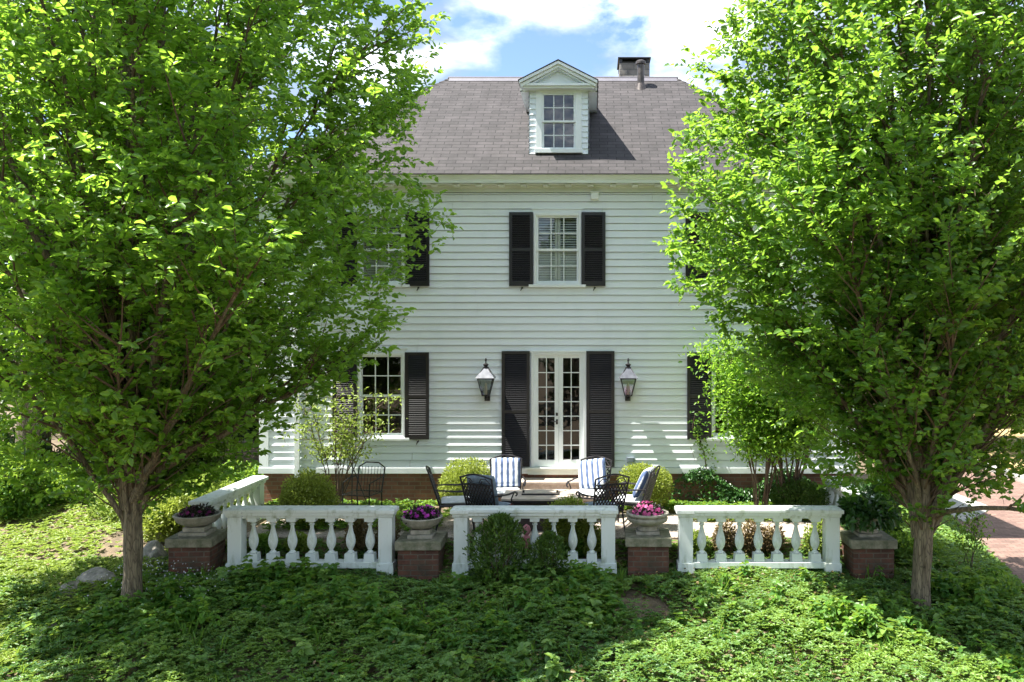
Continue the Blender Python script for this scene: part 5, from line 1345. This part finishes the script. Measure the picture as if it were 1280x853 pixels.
# garden left of the side balustrade
for i, (px_, d_, zc, r3, nl, sz, mt, lab) in enumerate((
    (255,14.6,0.30,(0.75,0.5,0.42),6000,0.06,LF['lime'],'tall pale green perennials left of the side balustrade'),
    (215,13.6,0.10,(0.6,0.45,0.42),5000,0.06,LF['box'],'yellow green bush between tree trunk and brick pillar'),
    (170,14.8,0.15,(0.8,0.6,0.40),5000,0.06,LF['lime'],'feathery light green bush behind the left trunk'),
    (100,15.6,0.25,(0.9,0.6,0.5),5000,0.07,LF['weed'],'mid green bush below the dark trees at the left'),
    (25,14.9,0.45,(0.55,0.6,0.85),7000,0.075,LF['weed'],'tall leafy bush at the left edge of the picture'),
    (300,16.6,0.25,(0.8,0.6,0.4),4000,0.07,LF['weed'],'green bush at the corner of the house'),
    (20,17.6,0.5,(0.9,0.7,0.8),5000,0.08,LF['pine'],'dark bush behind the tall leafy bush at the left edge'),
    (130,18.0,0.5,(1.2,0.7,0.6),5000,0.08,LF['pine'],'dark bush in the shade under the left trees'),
    (235,19.5,0.6,(1.4,0.8,1.0),6000,0.09,LF['far'],'broad green bush behind the pale perennials'),
    (1085,13.4,0.15,(0.55,0.5,0.75),6000,0.07,LF['ivy'],'dark leafy bush behind the leaf covered urn'),
    (1215,11.6,-0.55,(0.75,0.6,0.45),6000,0.055,LF['weed'],'low leafy mound right of the right tree trunk'),
    (1130,12.8,-0.2,(0.6,0.4,0.40),4000,0.055,LF['weed'],'green bush between the right trunk and the brick pillar'),
    (1120,16.2,0.2,(0.7,0.6,0.6),4000,0.07,LF['weed'],'green bush at the right corner of the house'))):
    xx = X(px_, d_)
    shrub('garden_bush', lab, 'bush', (xx, d_, zc), r3, nl, sz, mt, 90+i, 'garden bushes round the terrace', zbase=Hs(xx, d_), shell=0.35, lump=0.35)
# far bushes closing the gaps behind the garden
for i, (xx, yy, r1, h1, mt, lab) in enumerate(((-7.4,21.5,1.2,1.5,'far','tall bush behind the left corner of the house'),(-9.6,24,1.6,1.9,'pine','dark broad bush in the shade behind the left trees'),
    (-12.6,22.5,1.6,1.7,'far','big bush at the far left behind the dark trunk'),(-9.0,29,2.2,2.6,'far','high leafy bush farthest back at the left'),(-16,27,2.6,3.0,'far','largest bush at the left edge behind the trees'),
    (5.9,24,1.0,1.6,'far','bush behind the right corner of the house'),(7.0,33,2.4,3.0,'far','high bush closing the end of the driveway'),(14.0,29,1.8,2.2,'tree','bush beyond the dry verge on the right'),(17.5,27,2.2,3.0,'far','high bush at the right edge beyond the verge'))):
    shrub('far_bush', lab, 'bush', (xx, yy, h1*0.55), (r1, r1*0.8, h1*0.6), 5000, 0.12, LF[mt], 170+i, 'bushes behind the garden', zbase=Hs(xx, yy), shell=0.5, lump=0.35, lumps=16)
# dark tree trunks at the left edge
tk = thing('bare_trunk', 'dark upright trunk at the far left behind the leafy bush', 'tree trunk', (X(32,16.5), 16.5, 0))
MB().tube([(0,0,-0.3),(0.05,0,1.5),(-0.03,0,3.2),(0.1,0,5.5)], [0.24,0.19,0.16,0.10], 12).build('trunk', M['bark'], tk, smooth=True)

# ivy on the foundation, right side
rng = np.random.default_rng(141)
n = 5200; xi = rng.uniform(fx(838), fx(1060), n); zi = rng.random(n)**0.8*0.62*(0.85+0.3*np.sin(xi*4)) ; yi = FY - 0.03 - rng.random(n)*0.12 - 0.25*(1-zi/0.8)*rng.random(n)
mk = ~((xi < fx(895)) & (zi < 0.5) & (zi > 0.12) & (rng.random(n) < 0.85))
P = np.stack([xi, yi, zi], 1)[mk]; n = len(P); D = unit(rng.normal(size=(n,3)) + np.array([0,-0.3,-0.6])); Nr = unit(np.array([0,-1,0.5]) + rng.normal(size=(n,3))*0.4)
ln = 0.055*(0.6+0.7*rng.random(n)); iv = leaf_obj('ivy', P, D, Nr, ln, ln*0.8, LF['ivy'], None, rng=rng); tag(iv, 'dark ivy climbing the brick foundation right of the boxwood', 'ivy', kind='stuff')
# climbing vine beside the right shutter
rng = np.random.default_rng(142); vn = thing('climbing_vine', 'vine with brown runners climbing beside the lower right shutter', 'vine', (fx(868), FY-0.06, 0.1))
s_ = MB(); pv = [Vector((0.15,0,0)),Vector((0.22,-0.01,0.5)),Vector((0.17,-0.01,0.9)),Vector((0.02,-0.02,1.15)),Vector((-0.05,-0.02,1.35)),Vector((0.0,-0.04,1.6))]
s_.tube(pv, [0.012,0.011,0.01,0.008,0.006,0.004], 6); s_.tube([Vector((0.17,-0.01,0.9)),Vector((0.0,-0.02,0.75)),Vector((-0.08,-0.02,1.0))], [0.006,0.005,0.003], 5); s_.build('stem', M['twig'], vn)
n = 220; q = rng.random(n)**1.4; k_ = np.array([tuple(p) for p in pv]); P = np.stack([np.interp(q, np.linspace(0,1,6), k_[:,j]) for j in range(3)], 1) + rng.normal(size=(n,3))*np.array([0.07,0.01,0.07]) - np.array([-0.06,0.03,0])
D = unit(rng.normal(size=(n,3)) + np.array([0,-0.2,-0.4])); Nr = unit(np.array([0,-1,0.4]) + rng.normal(size=(n,3))*0.4); ln = 0.05*(0.6+0.7*rng.random(n)); leaf_obj('foliage', P, D, Nr, ln, ln*0.8, LF['weed'], vn, rng=rng)

# ------------------------------------------------------------------ ground cover
def whorls(name, label, X_, Y_, Zo, rng, k, size, mat, tilt=0.35, rndbase=None, layers=1, stemh=0.0, wr=0.5):
    n = len(X_); base = np.stack([X_, Y_, H(X_, Y_) + Zo], 1); PP, DD, NN2, LL, RR = [], [], [], [], []
    ax = unit(np.array([0,0,1.0]) + rng.normal(size=(n,3))*0.22); ph = rng.random(n)*2*PI
    rb = rng.random(n) if rndbase is None else rndbase
    for ly in range(layers):
        for i in range(k):
            a = ph + 2*PI*i/k + rng.normal(size=n)*0.25 + ly*0.5
            d = np.stack([np.cos(a), np.sin(a), tilt + rng.normal(size=n)*0.25 - 0.25*ly], 1)
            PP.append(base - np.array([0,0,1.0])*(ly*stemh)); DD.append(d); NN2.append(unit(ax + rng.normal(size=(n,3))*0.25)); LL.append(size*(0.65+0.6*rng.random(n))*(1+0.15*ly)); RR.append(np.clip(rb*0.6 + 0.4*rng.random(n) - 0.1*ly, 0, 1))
    PP, DD, NN2 = map(np.concatenate, (PP, DD, NN2)); LL = np.concatenate(LL); RR = np.concatenate(RR)
    o = leaf_obj(name, PP, DD, NN2, LL, LL*wr, mat, None, RR); tag(o, label, 'ground cover', kind='stuff')
    print(name, len(PP)); return o
rng = np.random.default_rng(200)
def noise2(x, y, s, ph=0): return np.sin(x*s+ph)*np.cos(y*s*1.3-ph) + 0.6*np.sin(x*s*2.3+y*s*1.9+ph) + 0.4*np.sin(x*s*4.9-y*s*4.1+2*ph)
def bare(x, y):
    b = ((x-0.62)**2/0.40**2 + (y-11.1)**2/0.35**2) < 1
    b |= ((x+7.2)**2/0.55**2 + (y-13.4)**2/0.85**2) < 1
    for p_ in prow: b |= (abs(x-p_.location.x) < 0.3) & (abs(y-p_.location.y) < 0.3)
    b |= ((x-tx1)**2 + (y-TD1)**2) < 0.2**2
    b |= ((x-tx2)**2 + (y-TD1)**2) < 0.2**2
    return b
def area(n, x0, x1, y0, y1):
    x = rng.uniform(x0, x1, n); y = rng.uniform(y0, y1, n); m = ~bare(x, y) | (rng.random(n) < 0.12)
    m &= ~((x > 6.2 + (y-12.2)*0.2)); m &= ~((x > -5.85) & (x < 4.15) & (y > 12.75))
    return x[m], y[m]
x, y = area(40000, -9.2, 7.0, 8.6, 12.7)
hh = 0.10 + 0.085*noise2(x, y, 2.1) + 0.045*noise2(x, y, 5.7, 1)
whorls('ground_cover', 'dense low evergreen ground cover on the slope before the balustrade', x, y, np.clip(hh,0.0,0.36)*np.clip((12.05-y)/0.7,0.25,1)+0.02, rng, 6, 0.048, LF['cover'], rndbase=np.clip(0.45+0.3*noise2(x,y,0.9,2)+0.22*noise2(x,y,2.9,5)+0.3*(rng.random(len(x))-0.5),0,1))
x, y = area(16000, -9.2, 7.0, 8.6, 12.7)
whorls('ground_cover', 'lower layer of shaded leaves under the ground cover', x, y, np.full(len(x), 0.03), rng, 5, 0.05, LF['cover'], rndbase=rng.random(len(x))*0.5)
x, y = area(9000, -14, -6.0, 12.2, 18.5)
whorls('ground_cover', 'sunlit yellow green ground cover on the lawn at the left', x, y, np.full(len(x), 0.04)+0.03*rng.random(len(x)), rng, 6, 0.065, LF['lime'])
x, y = area(5200, -9.2, -5.2, 9.5, 12.4); m = rng.random(len(x)) < 1-sst(-6.9,-5.9,x); x, y = x[m], y[m]
whorls('ground_cover', 'patches of yellow green creeper left of the tree trunk', x, y, np.full(len(x), 0.12)+0.03*rng.random(len(x)), rng, 6, 0.05, LF['lime'])
# taller weeds at the foot of the balustrade
x, y = area(4200, -6.8, 5.8, 10.1, 11.9); dens = 0.30 + 0.45*noise2(x, y, 1.3, 4) - 0.45*sst(0.2,1.0,x)*(1-sst(2.9,3.8,x)); dens -= 0.8*sum(((abs(x-p_.location.x)<0.4)&(y>11.2)) for p_ in prow); m = rng.random(len(x)) < np.clip(dens,0.05,1); x, y = x[m], y[m]
whorls('weeds', 'taller leafy weeds along the foot of the balustrade', x, y, 0.06+0.30*rng.random(len(x))**1.5*np.clip(0.8+0.5*noise2(x,y,2.4,6),0.2,1.3), rng, 5, 0.080, LF['weed'], tilt=0.1, layers=3, stemh=0.055, wr=0.72)
x, y = area(1500, -6.9, 5.8, 9.2, 11.9); m = (noise2(x, y, 1.9, 7) > 0.55) & ((x < 0.1) | (x > 2.9)); x, y = x[m], y[m]
whorls('weeds', 'clumps of broad pale weeds rising above the ground cover', x, y, 0.10+0.20*rng.random(len(x)), rng, 5, 0.095, LF['cover'], tilt=0.15, layers=3, stemh=0.07, wr=0.75, rndbase=0.25+0.6*rng.random(len(x)))
x, y = area(900, -7.5, 6.0, 9.2, 11.4); m = (noise2(x, y, 0.8, 3) > 0.2) & ((x < 0.3) | (x > 3.3)); x, y = x[m], y[m]
whorls('weeds', 'scattered broad leafed weeds on the slope', x, y, 0.14+0.1*rng.random(len(x)), rng, 5, 0.09, LF['weed'], tilt=0.1, layers=2, stemh=0.05)
x = rng.uniform(4.5, 8, 9000); y = rng.uniform(12.2, 19, 9000); m = (x < 6.35 + (y-12.2)*0.2) & ~((y > 15.1) & (x < 5.1)); x, y = x[m], y[m]
whorls('ground_cover', 'green ground cover between the side balustrade and the driveway', x, y, 0.06+0.05*rng.random(len(x)), rng, 6, 0.075, LF['cover'])
# ground cover inside, along the house wall
n = 2600; x = rng.uniform(-5.8, 4.1, n); y = rng.uniform(14.62, 15.3, n); m = ~((x > sx0-0.1) & (x < sx1+0.1)) & ~((x > fx(550)) & (x < sx0)); x, y = x[m], y[m]
whorls('ground_cover', 'mixed low plants in the bed along the foundation', x, y, 0.06+0.08*rng.random(len(x)), rng, 6, 0.06, LF['weed'], tilt=0.3)
n = 1500; x = rng.uniform(1.6, 4.0, n); y = rng.uniform(13.9, 14.7, n)
whorls('ground_cover', 'yellow green creeper spreading over the terrace edge on the right', x, y, 0.05+0.05*rng.random(len(x)), rng, 6, 0.05, LF['lime'], tilt=0.3)
n = 1300; x = rng.uniform(-5.7, -2.4, n); y = rng.uniform(13.2, 14.6, n); m = noise2(x, y, 1.4) > -0.2; x, y = x[m], y[m]
whorls('ground_cover', 'green plants on the left of the terrace', x, y, 0.05+0.08*rng.random(len(x)), rng, 6, 0.06, LF['weed'], tilt=0.3)
# dry leaves and bits on the bare soil and the terrace edge
n = 2600; x = rng.uniform(-8.5, 6, n); y = rng.uniform(9, 12.6, n)
P = np.stack([x, y, H(x, y)+0.03+0.13*rng.random(n)], 1); D = unit(rng.normal(size=(n,3))*np.array([1,1,0.3])); Nr = unit(np.array([0,0,1.0])+rng.normal(size=(n,3))*0.4); ln = 0.05*(0.5+rng.random(n))
tag(leaf_obj('leaf_litter', P, D, Nr, ln, ln*0.6, LF['dead'], None, rng=rng), 'dry fallen leaves scattered over the soil', 'leaf litter', kind='stuff')
n = 900; cxg = rng.uniform(-8.5, 6, 90); cyg = rng.uniform(9.0, 12.0, 90); ig = rng.integers(0, 90, n); x = cxg[ig] + rng.normal(size=n)*0.035; y = cyg[ig] + rng.normal(size=n)*0.035
P = np.stack([x, y, H(x, y)+0.02], 1); D = unit(np.stack([rng.normal(size=n)*0.45, rng.normal(size=n)*0.45, np.full(n,1.0)], 1)); Nr = unit(rng.normal(size=(n,3))+np.array([0,-0.5,0.3])); ln = 0.10+0.20*rng.random(n)
tag(leaf_obj('grass_tufts', P, D, Nr, ln, ln*0.045, LF['weed'], None, rng=rng), 'thin grass tufts standing among the ground cover', 'grass', kind='stuff')
n = 240; x = rng.uniform(-6.6, -5.0, n); y = rng.uniform(10.9, 11.9, n)
P = np.stack([x, y, H(x, y)+0.2+0.1*rng.random(n)], 1); D = unit(rng.normal(size=(n,3))); Nr = unit(rng.normal(size=(n,3))+np.array([0,-1,1])); ln = np.full(n, 0.022)
tag(leaf_obj('weeds', P, D, Nr, ln, ln, LF['white'], None, rng=rng), 'tiny white blossoms among the weeds before the left pillar', 'flowers', kind='stuff')
